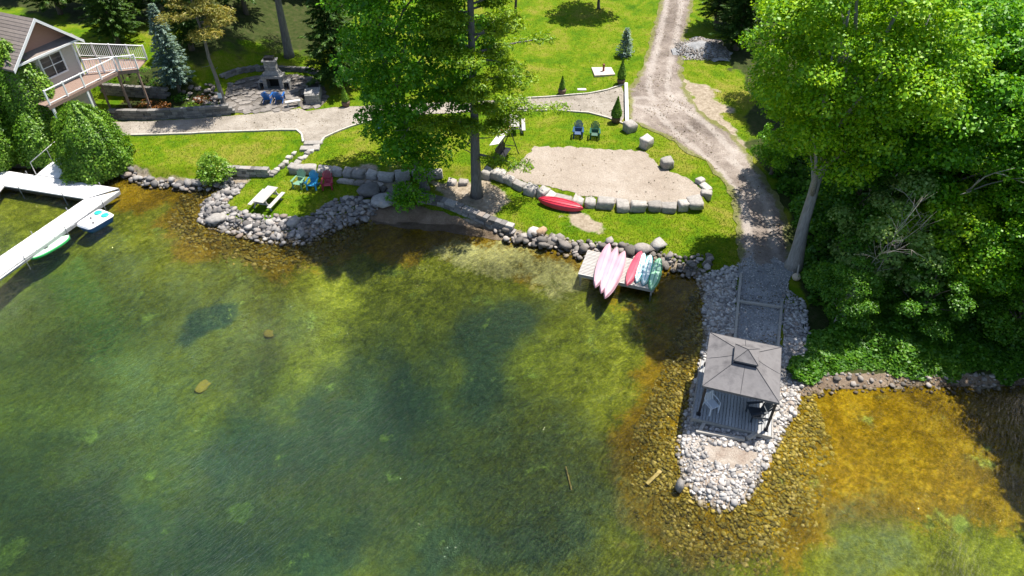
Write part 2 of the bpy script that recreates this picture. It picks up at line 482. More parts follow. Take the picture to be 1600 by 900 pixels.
# ------------------------------------------------------------------ water: a closed body with a rippled, clear surface
def water_material():
    m = bpy.data.materials.new('lake_water'); m.use_nodes = True
    nt = m.node_tree; nt.nodes.clear()
    out = nt.nodes.new('ShaderNodeOutputMaterial')
    tr = nt.nodes.new('ShaderNodeBsdfTransparent'); tr.inputs[0].default_value = (.97, .985, .97, 1)
    gl = nt.nodes.new('ShaderNodeBsdfGlossy'); gl.inputs['Roughness'].default_value = .02
    fr = nt.nodes.new('ShaderNodeFresnel'); fr.inputs[0].default_value = 1.333
    mix = nt.nodes.new('ShaderNodeMixShader')
    co = coords(nt)
    w1 = nz(nt, mapped(nt, mapped(nt, co, (1, 1, 1), (0, 0, rad(-42))), (1.0, 3.0, 1)), 1.1, 3, .6, .3)
    w2 = nz(nt, mapped(nt, mapped(nt, co, (1, 1, 1), (0, 0, rad(-48))), (1.0, 3.4, 1)), 2.6, 4, .7, .4)
    calm = smooth_n(nt, nz(nt, co, .07, 3, .6, .6), .36, .62)
    hgt = math_n(nt, 'MULTIPLY', math_n(nt, 'ADD', w1, math_n(nt, 'MULTIPLY', w2, .8)), math_n(nt, 'ADD', math_n(nt, 'MULTIPLY', calm, .8), .2))
    bp = nt.nodes.new('ShaderNodeBump'); bp.inputs['Strength'].default_value = 1.0; bp.inputs['Distance'].default_value = .34
    nt.links.new(hgt, bp.inputs['Height'])
    nt.links.new(bp.outputs[0], gl.inputs['Normal']); nt.links.new(bp.outputs[0], fr.inputs['Normal'])
    nt.links.new(fr.outputs[0], mix.inputs[0]); nt.links.new(tr.outputs[0], mix.inputs[1]); nt.links.new(gl.outputs[0], mix.inputs[2])
    nt.links.new(mix.outputs[0], out.inputs['Surface'])
    ab = nt.nodes.new('ShaderNodeVolumeAbsorption'); ab.inputs['Color'].default_value = (.34, .66, .52, 1); ab.inputs['Density'].default_value = .20
    sc = nt.nodes.new('ShaderNodeVolumeScatter'); sc.inputs['Color'].default_value = (.28, .70, .70, 1); sc.inputs['Density'].default_value = .013
    ad = nt.nodes.new('ShaderNodeAddShader')
    nt.links.new(ab.outputs[0], ad.inputs[0]); nt.links.new(sc.outputs[0], ad.inputs[1])
    nt.links.new(ad.outputs[0], out.inputs['Volume'])
    return m
wb = MB(); wb.box((0, 20, -6), (760, 600, 12))
tag(wb.build('lake_water', water_material()), kind='structure')

# ------------------------------------------------------------------ laid surfaces: path, drive, sand, beach, patio
def noisy(poly, amp=.12, step=.5, seed=0):
    r = random.Random(seed); out = []
    n = len(poly)
    for i in range(n):
        a = Vector(poly[i]); b = Vector(poly[(i + 1) % n])
        k = max(1, int((b - a).length / step))
        for t in range(k):
            p = a.lerp(b, t / k)
            out.append((p.x + r.uniform(-amp, amp), p.y + r.uniform(-amp, amp)))
    return out

def smooth_poly(poly, it=2):
    p = [Vector(q) for q in poly]
    for _ in range(it):
        q = []
        for i in range(len(p)):
            a, b = p[i], p[(i + 1) % len(p)]
            q += [a * .75 + b * .25, a * .25 + b * .75]
        p = q
    return [(v.x, v.y) for v in p]

SHEETS = {}
def sheet(name, poly, mat, dz=.03, step=.25):
    SHEETS[name] = np.array(poly)
    P = np.array(poly)
    x0, y0 = P.min(0); x1, y1 = P.max(0)
    xs = np.arange(math.floor(x0 / step) * step, x1, step); ys = np.arange(math.floor(y0 / step) * step, y1, step)
    A, B = np.meshgrid(xs, ys)
    ins = sdf(P, A, B)
    k = ins > .06
    pts = [Vector(p) for p in poly] + [Vector(p) for p in zip(A[k], B[k])]
    n = len(poly)
    vo, eo, fo, *_ = delaunay_2d_cdt(pts, [(i, (i + 1) % n) for i in range(n)], [], 1, 1e-5)
    v = np.array([(p.x, p.y, 0) for p in vo])
    v[:, 2] = hat(v[:, 0], v[:, 1]) + dz
    f = np.array([q for q in fo if len(q) == 3])
    a, b, c = v[f[:, 0], :2], v[f[:, 1], :2], v[f[:, 2], :2]
    s = (b[:, 0] - a[:, 0]) * (c[:, 1] - a[:, 1]) - (b[:, 1] - a[:, 1]) * (c[:, 0] - a[:, 0])
    f[s < 0] = f[s < 0][:, ::-1]
    me = np_mesh(name, v, f, mat, True)
    return tag(link(name, me), kind='structure')

def gravel_mat(name, lo, mid, hi, tracks=None, scale=2.0):
    m = bpy.data.materials.new(name); nt, b = nodes(m)
    co = coords(nt)
    f = math_n(nt, 'ADD', math_n(nt, 'MULTIPLY', nz(nt, co, scale * .25, 4, .6, .4), .45), math_n(nt, 'ADD', math_n(nt, 'MULTIPLY', nz(nt, co, scale, 6, .75), .35), math_n(nt, 'MULTIPLY', nz(nt, co, scale * 9, 3, .8), .2)))
    c = ramp(nt, f, [(.36, lo), (.5, mid), (.64, hi)])
    peb = ramp(nt, nz(nt, co, 22, 2, .8), [(.3, (.7, .7, .7)), (.7, (1.2, 1.2, 1.2))])
    c = mixc(nt, 1.0, c, peb, 'MULTIPLY')
    nt.links.new(c, b.inputs['Base Color'])
    b.inputs['Roughness'].default_value = .95; b.inputs['Specular IOR Level'].default_value = .1
    bump(nt, b, math_n(nt, 'ADD', nz(nt, co, 24, 3, .8), math_n(nt, 'MULTIPLY', nz(nt, co, 3.2, 4, .7), 2.2)), .9, .06)
    return m
def drive_material():
    m = gravel_mat('drive_gravel', (.12, .098, .084), (.245, .205, .178), (.41, .36, .32), scale=1.0)
    nt = m.node_tree; bs = nt.nodes['Principled BSDF']
    col = bs.inputs['Base Color'].links[0].from_socket
    t = nt.nodes.new('ShaderNodeAttribute'); t.attribute_name = 'track'
    sp = nt.nodes.new('ShaderNodeSeparateColor'); nt.links.new(t.outputs['Color'], sp.inputs[0])
    n = nz(nt, coords(nt), .9, 5, .7, .4)
    f = smooth_n(nt, math_n(nt, 'ADD', sp.outputs[0], math_n(nt, 'MULTIPLY', math_n(nt, 'SUBTRACT', n, .5), 1.6)), .35, .9)
    c = mixc(nt, math_n(nt, 'MULTIPLY', f, .5), col, ramp(nt, nz(nt, coords(nt), 6, 5, .7), [(.3, (.36, .32, .29)), (.7, (.50, .455, .42))]))
    g = smooth_n(nt, math_n(nt, 'ADD', sp.outputs[1], math_n(nt, 'MULTIPLY', math_n(nt, 'SUBTRACT', n, .5), 1.8)), .45, .9)
    c = mixc(nt, math_n(nt, 'MULTIPLY', g, .8), c, ramp(nt, nz(nt, coords(nt), 4, 5, .7), [(.3, (.10, .12, .02)), (.7, (.20, .20, .05))]))
    nt.links.new(c, bs.inputs['Base Color'])
    return m
SAND = gravel_mat('court_sand', (.29, .24, .195), (.355, .302, .252), (.42, .365, .315), scale=1.5)
PATHG = gravel_mat('path_gravel', (.21, .185, .15), (.31, .275, .235), (.41, .375, .33))
DRIVE = drive_material()
BEACH = gravel_mat('beach_sand', (.12, .085, .058), (.20, .148, .105), (.31, .24, .18))
GREYG = gravel_mat('grey_gravel', (.20, .205, .215), (.31, .315, .325), (.45, .455, .465), scale=3)

sheet('sand_court', noisy(smooth_poly(atl([(836, 230), (842, 229), (900, 230), (1000, 236), (1008, 239), (1022, 254), (1040, 266), (1075, 279), (1092, 290), (1100, 304), (1094, 319), (1050, 322), (1000, 319), (950, 315), (915, 306), (880, 296), (850, 290), (822, 285), (790, 275), (800, 264), (818, 250)]), 1), .15, .3, 1), SAND)
DRIVE_P = atl([(1036, -30), (1030, 10), (1019, 45), (1006, 95), (994, 125), (982, 140), (981, 190), (1000, 196), (1040, 214), (1082, 243), (1118, 272), (1142, 300), (1148, 340), (1152, 392), (1152, 424), (1238, 426), (1236, 380), (1228, 335), (1205, 292), (1180, 255), (1158, 225), (1140, 205), (1100, 180), (1075, 150), (1066, 110), (1068, 70), (1078, 30), (1088, -30)])
dr = sheet('driveway', noisy(smooth_poly(DRIVE_P, 1), .16, .4, 2), DRIVE, .035)
def track_paint(o, lines, offs, w):
    n = len(o.data.vertices); co = np.empty(n * 3, np.float32); o.data.vertices.foreach_get('co', co); co = co.reshape(-1, 3)
    best = np.full(n, 1e9)
    for ln in lines:
        P = np.array(ln)
        for a_, b_ in zip(P, P[1:]):
            e = b_ - a_; q = co[:, :2] - a_; t = np.clip((q @ e) / (e @ e), 0, 1)
            best = np.minimum(best, np.linalg.norm(q - t[:, None] * e, axis=1))
    tr = np.exp(-((best - offs) / w) ** 2) * .9
    edge = 1 - sstep(sdf(np.array(DRIVE_P), co[:, 0], co[:, 1]), .0, .9)
    attr_color(o.data, 'track', np.stack([tr, edge, tr * 0, tr * 0 + 1], 1))
def chaikin(P, it=3):
    P = np.array(P, float)
    for _ in range(it):
        P = np.vstack([P[:1], np.stack([P[:-1] * .75 + P[1:] * .25, P[:-1] * .25 + P[1:] * .75], 1).reshape(-1, 2), P[-1:]])
    return P
track_paint(dr, [chaikin(atl([(1058, -30), (1048, 40), (1036, 90), (1026, 130), (1040, 175), (1075, 210), (1120, 245), (1160, 285), (1185, 330), (1195, 430)])), chaikin(atl([(1000, 160), (1040, 165), (1090, 195), (1130, 240)]))], .72, .42)
PATH_P = atl([(150, 192), (250, 189), (330, 184), (380, 180), (420, 176), (470, 171), (540, 166), (580, 166), (660, 161), (780, 157), (860, 153), (920, 148), (950, 142), (977, 134), (978, 194), (950, 184), (920, 176), (870, 172), (780, 174), (700, 177), (600, 182), (545, 198), (520, 208), (505, 216), (499, 224), (476, 223), (473, 210), (464, 203), (440, 203), (380, 205), (300, 209), (210, 211), (150, 214)])
sheet('gravel_path', noisy(smooth_poly(PATH_P, 1), .04, .4, 3), PATHG, .03)
sheet('beach', noisy(smooth_poly(atl([(552, 336), (575, 322), (610, 316), (650, 322), (690, 332), (740, 348), (785, 366), (800, 378), (760, 372), (700, 362), (640, 358), (590, 352), (560, 348)]), 1), .12, .4, 4), BEACH, .025)
sheet('pier_path', noisy(atl([(1152, 415), (1152, 470), (1148, 520), (1146, 545), (1222, 560), (1222, 520), (1228, 470), (1238, 420), (1215, 405), (1190, 418), (1172, 398)]), .2, .3, 5), GREYG, .045)
sheet('shore_strip', noisy(atl([(1236, 612), (1262, 592), (1330, 584), (1420, 586), (1520, 588), (1640, 586), (1640, 603), (1500, 605), (1420, 603), (1350, 607), (1290, 607), (1262, 620)]), .05, .4, 6), BEACH, .02)
PATIO = noisy(smooth_poly(atl([(345, 176), (352, 140), (375, 122), (410, 116), (470, 116), (505, 128), (514, 162), (470, 170), (400, 178)]), 1), .04, .4, 7)
sheet('patio', PATIO, gravel_mat('patio_stone_dust', (.09, .08, .072), (.15, .135, .12), (.22, .20, .18)), .026)  # grit darkened: dappled tree shade put into its colour

# ------------------------------------------------------------------ stones
def island_random(nt):
    g = nt.nodes.new('ShaderNodeNewGeometry'); oi = nt.nodes.new('ShaderNodeObjectInfo')
    return math_n(nt, 'FRACT', math_n(nt, 'ADD', g.outputs['Random Per Island'], oi.outputs['Random']))

def stone_mat(name, stops, rough=.85, wet=0.0):
    m = bpy.data.materials.new(name); nt, b = nodes(m)
    co = coords(nt, 'Object')
    c = ramp(nt, island_random(nt), stops)
    f = ramp(nt, nz(nt, co, 6, 5, .7), [(.3, (.62, .62, .62)), (.7, (1.2, 1.19, 1.17))])
    c = mixc(nt, 1.0, c, f, 'MULTIPLY')
    gp_ = nt.nodes.new('ShaderNodeNewGeometry'); sz = nt.nodes.new('ShaderNodeSeparateXYZ'); nt.links.new(gp_.outputs['Position'], sz.inputs[0])
    wl = smooth_n(nt, sz.outputs[2], .03, .13)          # wet, algae-stained below the wave line
    c = mixc(nt, wl, mixc(nt, 1.0, c, (.42, .36, .22), 'MULTIPLY') if name != 'algae_cobble' else c, c)
    nt.links.new(c, b.inputs['Base Color'])
    b.inputs['Roughness'].default_value = rough; b.inputs['Specular IOR Level'].default_value = .25
    bump(nt, b, nz(nt, co, 14, 4, .7), .5, .03)
    return m
S_SPIT = stone_mat('pale_limestone', [(0, (.15, .14, .14)), (.2, (.28, .27, .265)), (.5, (.40, .38, .365)), (.8, (.52, .495, .475)), (.92, (.60, .57, .55)), (1, (.30, .235, .19))])
S_BANK = stone_mat('bank_stone', [(0, (.10, .095, .092)), (.3, (.19, .18, .178)), (.6, (.28, .265, .255)), (.85, (.38, .36, .345)), (1, (.22, .175, .145))])
S_DARK = stone_mat('shore_rock', [(0, (.11, .10, .09)), (.4, (.20, .18, .165)), (.75, (.30, .27, .25)), (1, (.42, .38, .35))])
S_COBBLE = stone_mat('algae_cobble', [(0, (.09, .07, .008)), (.4, (.18, .14, .016)), (.75, (.26, .20, .03)), (1, (.36, .28, .08))])
S_BOULDER = stone_mat('boulder_limestone', [(0, (.24, .225, .21)), (.5, (.34, .32, .30)), (1, (.44, .415, .39))])

def stone_shape(seed, angular=0.0, sub=1):
    bm = bmesh.new()
    bmesh.ops.create_icosphere(bm, subdivisions=sub, radius=.5)
    r = random.Random(seed); off = Vector((r.uniform(0, 99), r.uniform(0, 99), r.uniform(0, 99)))
    for v in bm.verts:
        d = v.co.normalized()
        n = mnoise.noise(d * 1.4 + off) * .55 + mnoise.noise(d * 3.1 + off) * .22
        q = d * .5 * (1 + n)
        if angular:
            e = Vector([math.copysign(abs(t) ** (1 - .6 * angular), t) for t in d]) * .42
            q = q.lerp(e * (1 + n * .5), angular)
        v.co = Vector((q.x, q.y, q.z * .72))
    V = np.array([v.co[:] for v in bm.verts]); F = np.array([[v.index for v in f.verts] for f in bm.faces])
    bm.free()
    return V, F
STONES = [stone_shape(i, .25 if i % 2 else .1) for i in range(8)]
def block_shape(seed):
    """squared quarry boulder: a cut cube with knocked edges and an uneven skin"""
    bm = bmesh.new(); bmesh.ops.create_cube(bm, size=1.0)
    r = random.Random(seed)
    for v in bm.verts: v.co = Vector([t * r.uniform(.72, 1.12) for t in v.co])
    bmesh.ops.bevel(bm, geom=bm.edges[:], offset=.09, segments=1, affect='EDGES')
    bmesh.ops.subdivide_edges(bm, edges=bm.edges[:], cuts=1, use_grid_fill=True)
    off = Vector((r.uniform(0, 99), r.uniform(0, 99), 0))
    for v in bm.verts: v.co += v.co.normalized() * (mnoise.noise(v.co * 2.6 + off) * .12)
    bmesh.ops.triangulate(bm, faces=bm.faces[:])
    V = np.array([v.co[:] for v in bm.verts]); F = np.array([[v.index for v in f.verts] for f in bm.faces])
    bm.free(); return V, F
BOULD = [block_shape(40 + i) for i in range(7)]
_sm = {}
def stone_mesh(i, mat, bank=STONES):
    k = (i, mat.name, id(bank))
    if k not in _sm: _sm[k] = np_mesh('stone', bank[i][0], bank[i][1], mat)
    return _sm[k]

def merged_stones(name, P, S, mat, parent=None, seed=0):
    """P (n,3) centres, S (n,3) sizes"""
    r = np.random.default_rng(seed); vs = []; fs = []; o = 0
    for k in range(len(P)):
        V, F = STONES[r.integers(8)]
        a = r.uniform(0, 6.28); t = r.uniform(-.5, .5); ca, sa, ct, st = math.cos(a), math.sin(a), math.cos(t), math.sin(t)
        v = V * S[k]
        v = v @ np.array([[1, 0, 0], [0, ct, -st], [0, st, ct]]).T @ np.array([[ca, -sa, 0], [sa, ca, 0], [0, 0, 1]]).T + P[k]
        vs.append(v); fs.append(F + o); o += len(V)
    return link(name, np_mesh(name, np.vstack(vs), np.vstack(fs), mat), parent)

def scatter(poly, spacing, seed, holes=()):
    r = np.random.default_rng(seed)
    P = np.array(poly); x0, y0 = P.min(0); x1, y1 = P.max(0)
    xs, ys = np.meshgrid(np.arange(x0, x1, spacing), np.arange(y0, y1, spacing * .87))
    xs = xs + (np.arange(xs.shape[0])[:, None] % 2) * spacing / 2
    xs = xs + r.uniform(-.38, .38, xs.shape) * spacing; ys = ys + r.uniform(-.38, .38, ys.shape) * spacing
    k = sdf(P, xs, ys) > -.05
    for hpoly in holes: k &= sdf(np.array(hpoly), xs, ys) < 0
    return xs[k], ys[k]

def view_size(x, y, z, s):
    d = np.sqrt(x ** 2 + y ** 2 + (z - CAM_H) ** 2)
    return s / d

def pile(name, label, cat, poly, spacing, size, mat, n_single, seed, holes=(), lift=.12, layers=1, kind=None):
    x, y = scatter(poly, spacing, seed, holes)
    r = np.random.default_rng(seed + 1)
    s = np.minimum(r.gamma(1.9, 1 / 1.9, len(x)) * (size[1] - size[0]) * .5 + size[0] * .8, size[1] * 1.15)
    z = hat(x, y) + s * r.uniform(lift * .4, lift * 1.6, len(x))
    big = np.argsort(-view_size(x, y, z, s))[:n_single]
    root = thing(name, label, cat, (float(x.mean()), float(y.mean()), 0))
    o0 = np.array(root.location)
    for k in big:
        st = link('stone', stone_mesh(int(r.integers(8)), mat), root, (x[k] - o0[0], y[k] - o0[1], z[k]))
        st.scale = (s[k] * r.uniform(.85, 1.3), s[k] * r.uniform(.8, 1.1), s[k] * r.uniform(.7, 1.0))
        st.rotation_euler = (r.uniform(-.5, .5), r.uniform(-.4, .4), r.uniform(0, 6.28))
    rest = np.setdiff1d(np.arange(len(x)), big)
    if len(rest):
        P = np.stack([x[rest] - o0[0], y[rest] - o0[1], z[rest]], 1)
        S = s[rest, None] * r.uniform(.75, 1.25, (len(rest), 3)) * np.array([1.1, .95, .85])
        tag(merged_stones('small_stones', P, S, mat, root, seed), kind='stuff')
    return root

SPIT = GL([(1088, 432), (1150, 420), (1150, 545), (1222, 548), (1228, 460), (1255, 480), (1262, 540), (1252, 600), (1244, 640), (1228, 664), (1216, 692), (1200, 717), (1190, 747), (1176, 772), (1152, 789), (1125, 795), (1104, 790), (1083, 772), (1064, 731), (1058, 692), (1068, 658), (1080, 618), (1096, 558), (1101, 530), (1099, 500), (1102, 470)], .2)
TIP_CLEAR = GL([(1098, 694), (1150, 700), (1185, 705), (1172, 724), (1140, 728), (1112, 722)], .4)
sheet('spit_gravel', noisy(GL([(1095, 440), (1150, 425), (1146, 545), (1222, 555), (1226, 470), (1250, 500), (1256, 560), (1246, 610), (1222, 660), (1194, 712), (1180, 750), (1150, 778), (1110, 778), (1080, 745), (1066, 700), (1078, 650), (1102, 560), (1106, 500)], .3), .08, .4, 8), gravel_mat('spit_grit', (.25, .19, .15), (.38, .33, .28), (.50, .45, .41), scale=2), .02)
gx_, gy_ = scatter(SHEETS['pier_path'], .15, 91); gs_ = RNG.uniform(.04, .12, len(gx_))
tag(merged_stones('loose_gravel', np.stack([gx_, gy_, hat(gx_, gy_) + .055], 1), gs_[:, None] * np.ones(3), S_SPIT, bpy.data.objects['pier_path'], 6), kind='stuff')
PATH_CLEAR = GL([(1153, 400), (1148, 560), (1222, 575), (1230, 400)], .4)
pile('stone_spit', 'long spit of pale loose stones reaching into the lake under the gazebo', 'stone spit', SPIT, .125, (.08, .26), S_SPIT, 300, 3, (TIP_CLEAR, PATH_CLEAR), .2)
POINT = GL([(384, 286), (360, 292), (336, 300), (314, 316), (311, 340), (328, 354), (368, 362), (400, 372), (440, 378), (478, 376), (504, 367), (524, 354), (548, 347), (575, 342), (590, 328), (560, 312), (530, 316), (506, 325), (490, 340), (465, 345), (430, 342), (395, 338), (362, 330), (356, 318), (372, 306)], .25)
pile('stone_bank', 'bank of grey loose stones curving around the lawn point with the picnic table', 'stone bank', POINT, .185, (.13, .46), S_BANK, 280, 5, (), .25)
pile('rock_shore', 'dark rocks along the foot of the lawn at the far left shore', 'rock shore',
     GL([(188, 258), (215, 272), (250, 280), (300, 284), (330, 282), (362, 276), (372, 284), (335, 293), (300, 296), (250, 291), (214, 285), (188, 270)], .25), .3, (.22, .62), S_BANK, 200, 7, (), .3)
pile('rock_shore', 'rough rocks lining the shore behind the kayak platform', 'rock shore',
     GL([(770, 356), (800, 360), (835, 366), (870, 372), (905, 378), (940, 380), (985, 386), (1030, 396), (1070, 402), (1108, 402), (1112, 414), (1090, 430), (1060, 424), (1020, 414), (950, 405), (905, 398), (870, 389), (830, 379), (790, 371)], .3), .3, (.2, .62), S_DARK, 220, 9, (), .35)
pile('pebble_shore', 'strip of brown pebbles and small rocks along the shore below the wood', 'pebble shore',
     GL([(1250, 596), (1300, 586), (1400, 586), (1500, 588), (1620, 586), (1620, 606), (1500, 610), (1400, 608), (1300, 610), (1262, 622)], .15), .26, (.07, .3), S_DARK, 120, 41, (), .15)
# cobbles on the lake bed around the spit and the point: nobody could count them
def cobbles(name, label, poly, hole, spacing, size, seed, flat=None):
    x, y = scatter(poly, spacing, seed, (hole,))
    r = np.random.default_rng(seed)
    keep = (hat(x, y) < -.005) & (r.uniform(0, 1, len(x)) < np.clip(1.15 - np.maximum(-sdf(LAND, x, y) - 1.0, 0) * .34 + fbm(x, y, .3, 4, 3) * .6, 0, 1))
    if flat: keep = r.uniform(0, 1, len(x)) < flat * sstep(sdf(np.array(poly), x, y), 0, 1.2)
    x, y = x[keep], y[keep]
    s = r.uniform(*size, len(x))
    P = np.stack([x, y, hat(x, y) + s * .06 - .035 * np.maximum(-sdf(LAND, x, y) - 1.2, 0)], 1); S = s[:, None] * np.array([1.15, 1, .75]) * r.uniform(.75, 1.25, (len(x), 3))
    tag(merged_stones(name, P, S, S_COBBLE, None, seed), label, 'cobbles', kind='stuff')
cobbles('sunken_cobbles', 'golden algae covered cobbles under shallow water around the stone spit', GL([(1096, 430), (1040, 560), (990, 680), (985, 780), (1030, 900), (1120, 960), (1250, 940), (1310, 800), (1300, 700), (1275, 640), (1262, 600), (1200, 640)], -.2), SPIT, .15, (.08, .25), 21)
cobbles('sunken_cobbles', 'brown cobbles under shallow water around the lawn point', GL([(384, 286), (290, 300), (262, 340), (290, 390), (380, 420), (470, 420), (560, 380), (590, 350), (520, 330), (420, 330), (360, 320)], -.2), POINT, .24, (.14, .32), 23)

cobbles('sunken_cobbles', 'golden rubble strewn over the lake bed far from shore', GL([(190, 600), (330, 575), (440, 590), (500, 610), (420, 640), (300, 660), (200, 650)], -1.8), POINT, .4, (.12, .42), 25, .55)
# ------------------------------------------------------------------ boulders
def boulder_row(name, label, cat, pts, n, h, mat, seed, depth=.75, jit=.08, gap=1.04, lo=None):
    """a row of squared boulders along a pixel polyline: one thing, a part per boulder"""
    r = random.Random(seed)
    P = [at(*p) for p in pts]
    L = [0]
    for a, b in zip(P, P[1:]): L.append(L[-1] + (b - a).length)
    root = thing(name, label, cat, P[0])
    cuts = [0]
    for k in range(n): cuts.append(cuts[-1] + r.uniform(.7, 1.35))
    cuts = [c / cuts[-1] * L[-1] for c in cuts]
    def pos(s):
        for i in range(len(L) - 1):
            if s <= L[i + 1] or i == len(L) - 2:
                return P[i].lerp(P[i + 1], (s - L[i]) / max(L[i + 1] - L[i], 1e-6)), (P[i + 1] - P[i])
    for a, b in zip(cuts, cuts[1:]):
        p, d = pos((a + b) / 2)
        w = (b - a) * gap
        hh = h * r.uniform(.8, 1.2)
        base = float(hat(p.x, p.y)) if lo is None else lo
        o = link('boulder', stone_mesh(r.randrange(7), mat, BOULD), root, (p.x - P[0].x + r.uniform(-jit, jit), p.y - P[0].y + r.uniform(-jit, jit), base + hh * .02 - P[0].z))
        o.scale = (w * 1.02, depth * r.uniform(.8, 1.25), hh * 1.1)
        o.rotation_euler = (r.uniform(-.08, .08), r.uniform(-.08, .08), math.atan2(d.y, d.x) + r.uniform(-.15, .15))
    return root
boulder_row('boulder_border', 'row of pale squared boulders along the lake side of the sand court', 'boulder row',
            [(754, 272), (775, 272), (800, 287), (830, 297), (862, 310), (905, 316), (930, 319), (965, 322), (1000, 323), (1050, 325), (1098, 323)], 17, .60, S_BOULDER, 3, .8)
boulder_row('boulder_border', 'short row of boulders at the drive end of the sand court', 'boulder row', [(1103, 312), (1104, 296), (1088, 283)], 3, .55, S_BOULDER, 8, .7)
boulder_row('boulder_border', 'row of boulders behind the green, blue and red chairs', 'boulder row',
            [(452, 268), (478, 264), (500, 268), (530, 271), (560, 273), (590, 277), (625, 277), (655, 274), (690, 272)], 11, .62, S_BOULDER, 12, .75)
boulder_row('boulder_border', 'lower row of dark stones in the shade below the leafy tree', 'boulder row', [(528, 284), (560, 286), (590, 292), (618, 303)], 7, .4, S_DARK, 15, .5)
boulder_row('boulder_border', 'two boulders beside the pine trunk on the leaf litter', 'boulder row', [(700, 286), (730, 288)], 2, .5, S_DARK, 19, .6)
boulder_row('stone_edging', 'line of flat stones edging the grass ramp on its west side', 'stone edging', [(424, 274), (440, 260), (456, 245), (462, 238)], 9, .3, S_BOULDER, 22, .4)
boulder_row('stone_edging', 'line of flat stones edging the grass ramp on its east side', 'stone edging', [(456, 266), (470, 250), (480, 242), (492, 232), (500, 224)], 9, .3, S_BOULDER, 24, .45)
RND = [stone_shape(70 + i, .35, 2) for i in range(7)]
def single_rock(px, py, s, label, rz, mat=S_BOULDER, i=0, squash=1.0, z0=.3, group=None):
    p = at(px, py)
    o = link('boulder', stone_mesh(i, mat, BOULD if 195 < py < 265 else RND), None, (p.x, p.y, p.z + (s * .3 * squash if py < 480 or py > 700 else .02)))
    o.scale = (s * 1.25, s, s * 1.15 * squash); o.rotation_euler = (.05, -.04, rz)
    return tag(o, label, 'boulder', group)
single_rock(983, 204, .78, 'square boulder at the end of the white timber across the path', .5, S_BOULDER, 0)
single_rock(1009, 229, .78, 'upright boulder between the sand court and the drive, nearest the dark green chair', .9, S_BOULDER, 1, 1.15)
single_rock(1041, 261, .72, 'boulder on the grass between the upright boulder and the sand court end', .2, S_BOULDER, 3)
single_rock(577, 304, 1.3, 'large pale boulder on the shaded stones below the red chair', .3, S_BANK, 2, .8)
single_rock(600, 317, 1.5, 'flat blue grey slab of rock at the top of the beach', .1, S_BANK, 4, .45)
single_rock(833, 368, .75, 'white boulder standing out in the shore rocks below the red kayak', .4, S_SPIT, 5)
single_rock(846, 366, .62, 'tan rounded boulder beside the white one on the shore', 1.2, stone_mat('tan_stone', [(0, (.36, .24, .15)), (1, (.42, .30, .2))]), 6)
single_rock(1028, 386, .85, 'pale boulder above the green kayak on the lawn edge', .8, S_BOULDER, 2, .8)
single_rock(1002, 394, .9, 'dark round boulder above the red kayak bow', .1, S_DARK, 4, .9)
single_rock(340, 344, 1.0, 'pale flat boulder at the waterline of the lawn point', .4, S_BOULDER, 1, .6)
single_rock(460, 350, .8, 'pale boulder in the stone bank just below the picnic lawn', 1.0, S_BOULDER, 3, .7)
single_rock(1061, 765, .42, 'small pale stone alone in the water left of the spit tip', 1.0, S_BOULDER, 3, 2.2)
single_rock(317, 605, .7, 'sunken golden boulder on the lake bed far from shore', 1.0, S_COBBLE, 3, .35)
single_rock(420, 522, .6, 'small sunken boulder near the dark weed patch', 2.0, S_COBBLE, 5, .4)

# stone walls laid in courses: every block a part
def block_wall(name, label, pts, courses, bh, bl, depth, mat, seed, z_base=None):
    r = random.Random(seed)
    P = [at(*p) for p in pts]
    root = thing(name, label, 'stone wall', P[0])
    bm = MB().box((0, 0, 0), (1, 1, 1)); me = bm.mesh('block', mat, .06)
    n = 0
    for c in range(courses):
        s = -bl * .5 * (c % 2)
        for a, b in zip(P, P[1:]):
            L = (b - a).length; d = (b - a).normalized(); s = -bl * .5 * (c % 2)
            while s < L - .1 and n < 300:
                w = bl * r.uniform(.75, 1.3)
                p = a + d * min(s + w / 2, L)
                o = link('block', me, root, (p.x - P[0].x - d.y * r.uniform(-.03, .03), p.y - P[0].y, float(hat(p.x, p.y)) * 0 + (a.z + (b.z - a.z) * max(0, min(1, s / L))) - P[0].z + bh * (c + .5) - .08))
                o.scale = (w * .98, depth * r.uniform(.9, 1.1), bh * .97); o.rotation_euler = (0, 0, math.atan2(d.y, d.x) + r.uniform(-.04, .04))
                s += w; n += 1
    return root
S_WALL = stone_mat('wall_block', [(0, (.11, .106, .103)), (.5, (.17, .163, .16)), (1, (.25, .24, .23))])  # block colour darkened to carry the shade on the walls
block_wall('retaining_wall', 'low curved block wall along the gravel path below the flower bed', [(180, 186), (230, 187), (290, 184), (330, 181), (362, 178)], 4, .22, .5, .35, S_WALL, 31)
block_wall('retaining_wall', 'upper block wall between the two flower beds by the house', [(165, 146), (220, 150), (262, 152)], 4, .22, .5, .35, S_WALL, 32)
block_wall('retaining_wall', 'curved low block wall around the back of the fireplace patio', [(350, 122), (372, 114), (400, 110), (440, 110), (480, 112), (500, 118)], 2, .22, .5, .3, S_WALL, 33)
block_wall('shore_wall', 'long laid stone wall between the pine and the beach', [(655, 313), (690, 320), (725, 333), (765, 350), (800, 362)], 3, .2, .4, .45, S_BANK, 34)
block_wall('shore_wall', 'dark stone wall holding up the lawn behind the round shrub', [(352, 271), (390, 273), (423, 274)], 3, .22, .45, .4, S_BANK, 35)

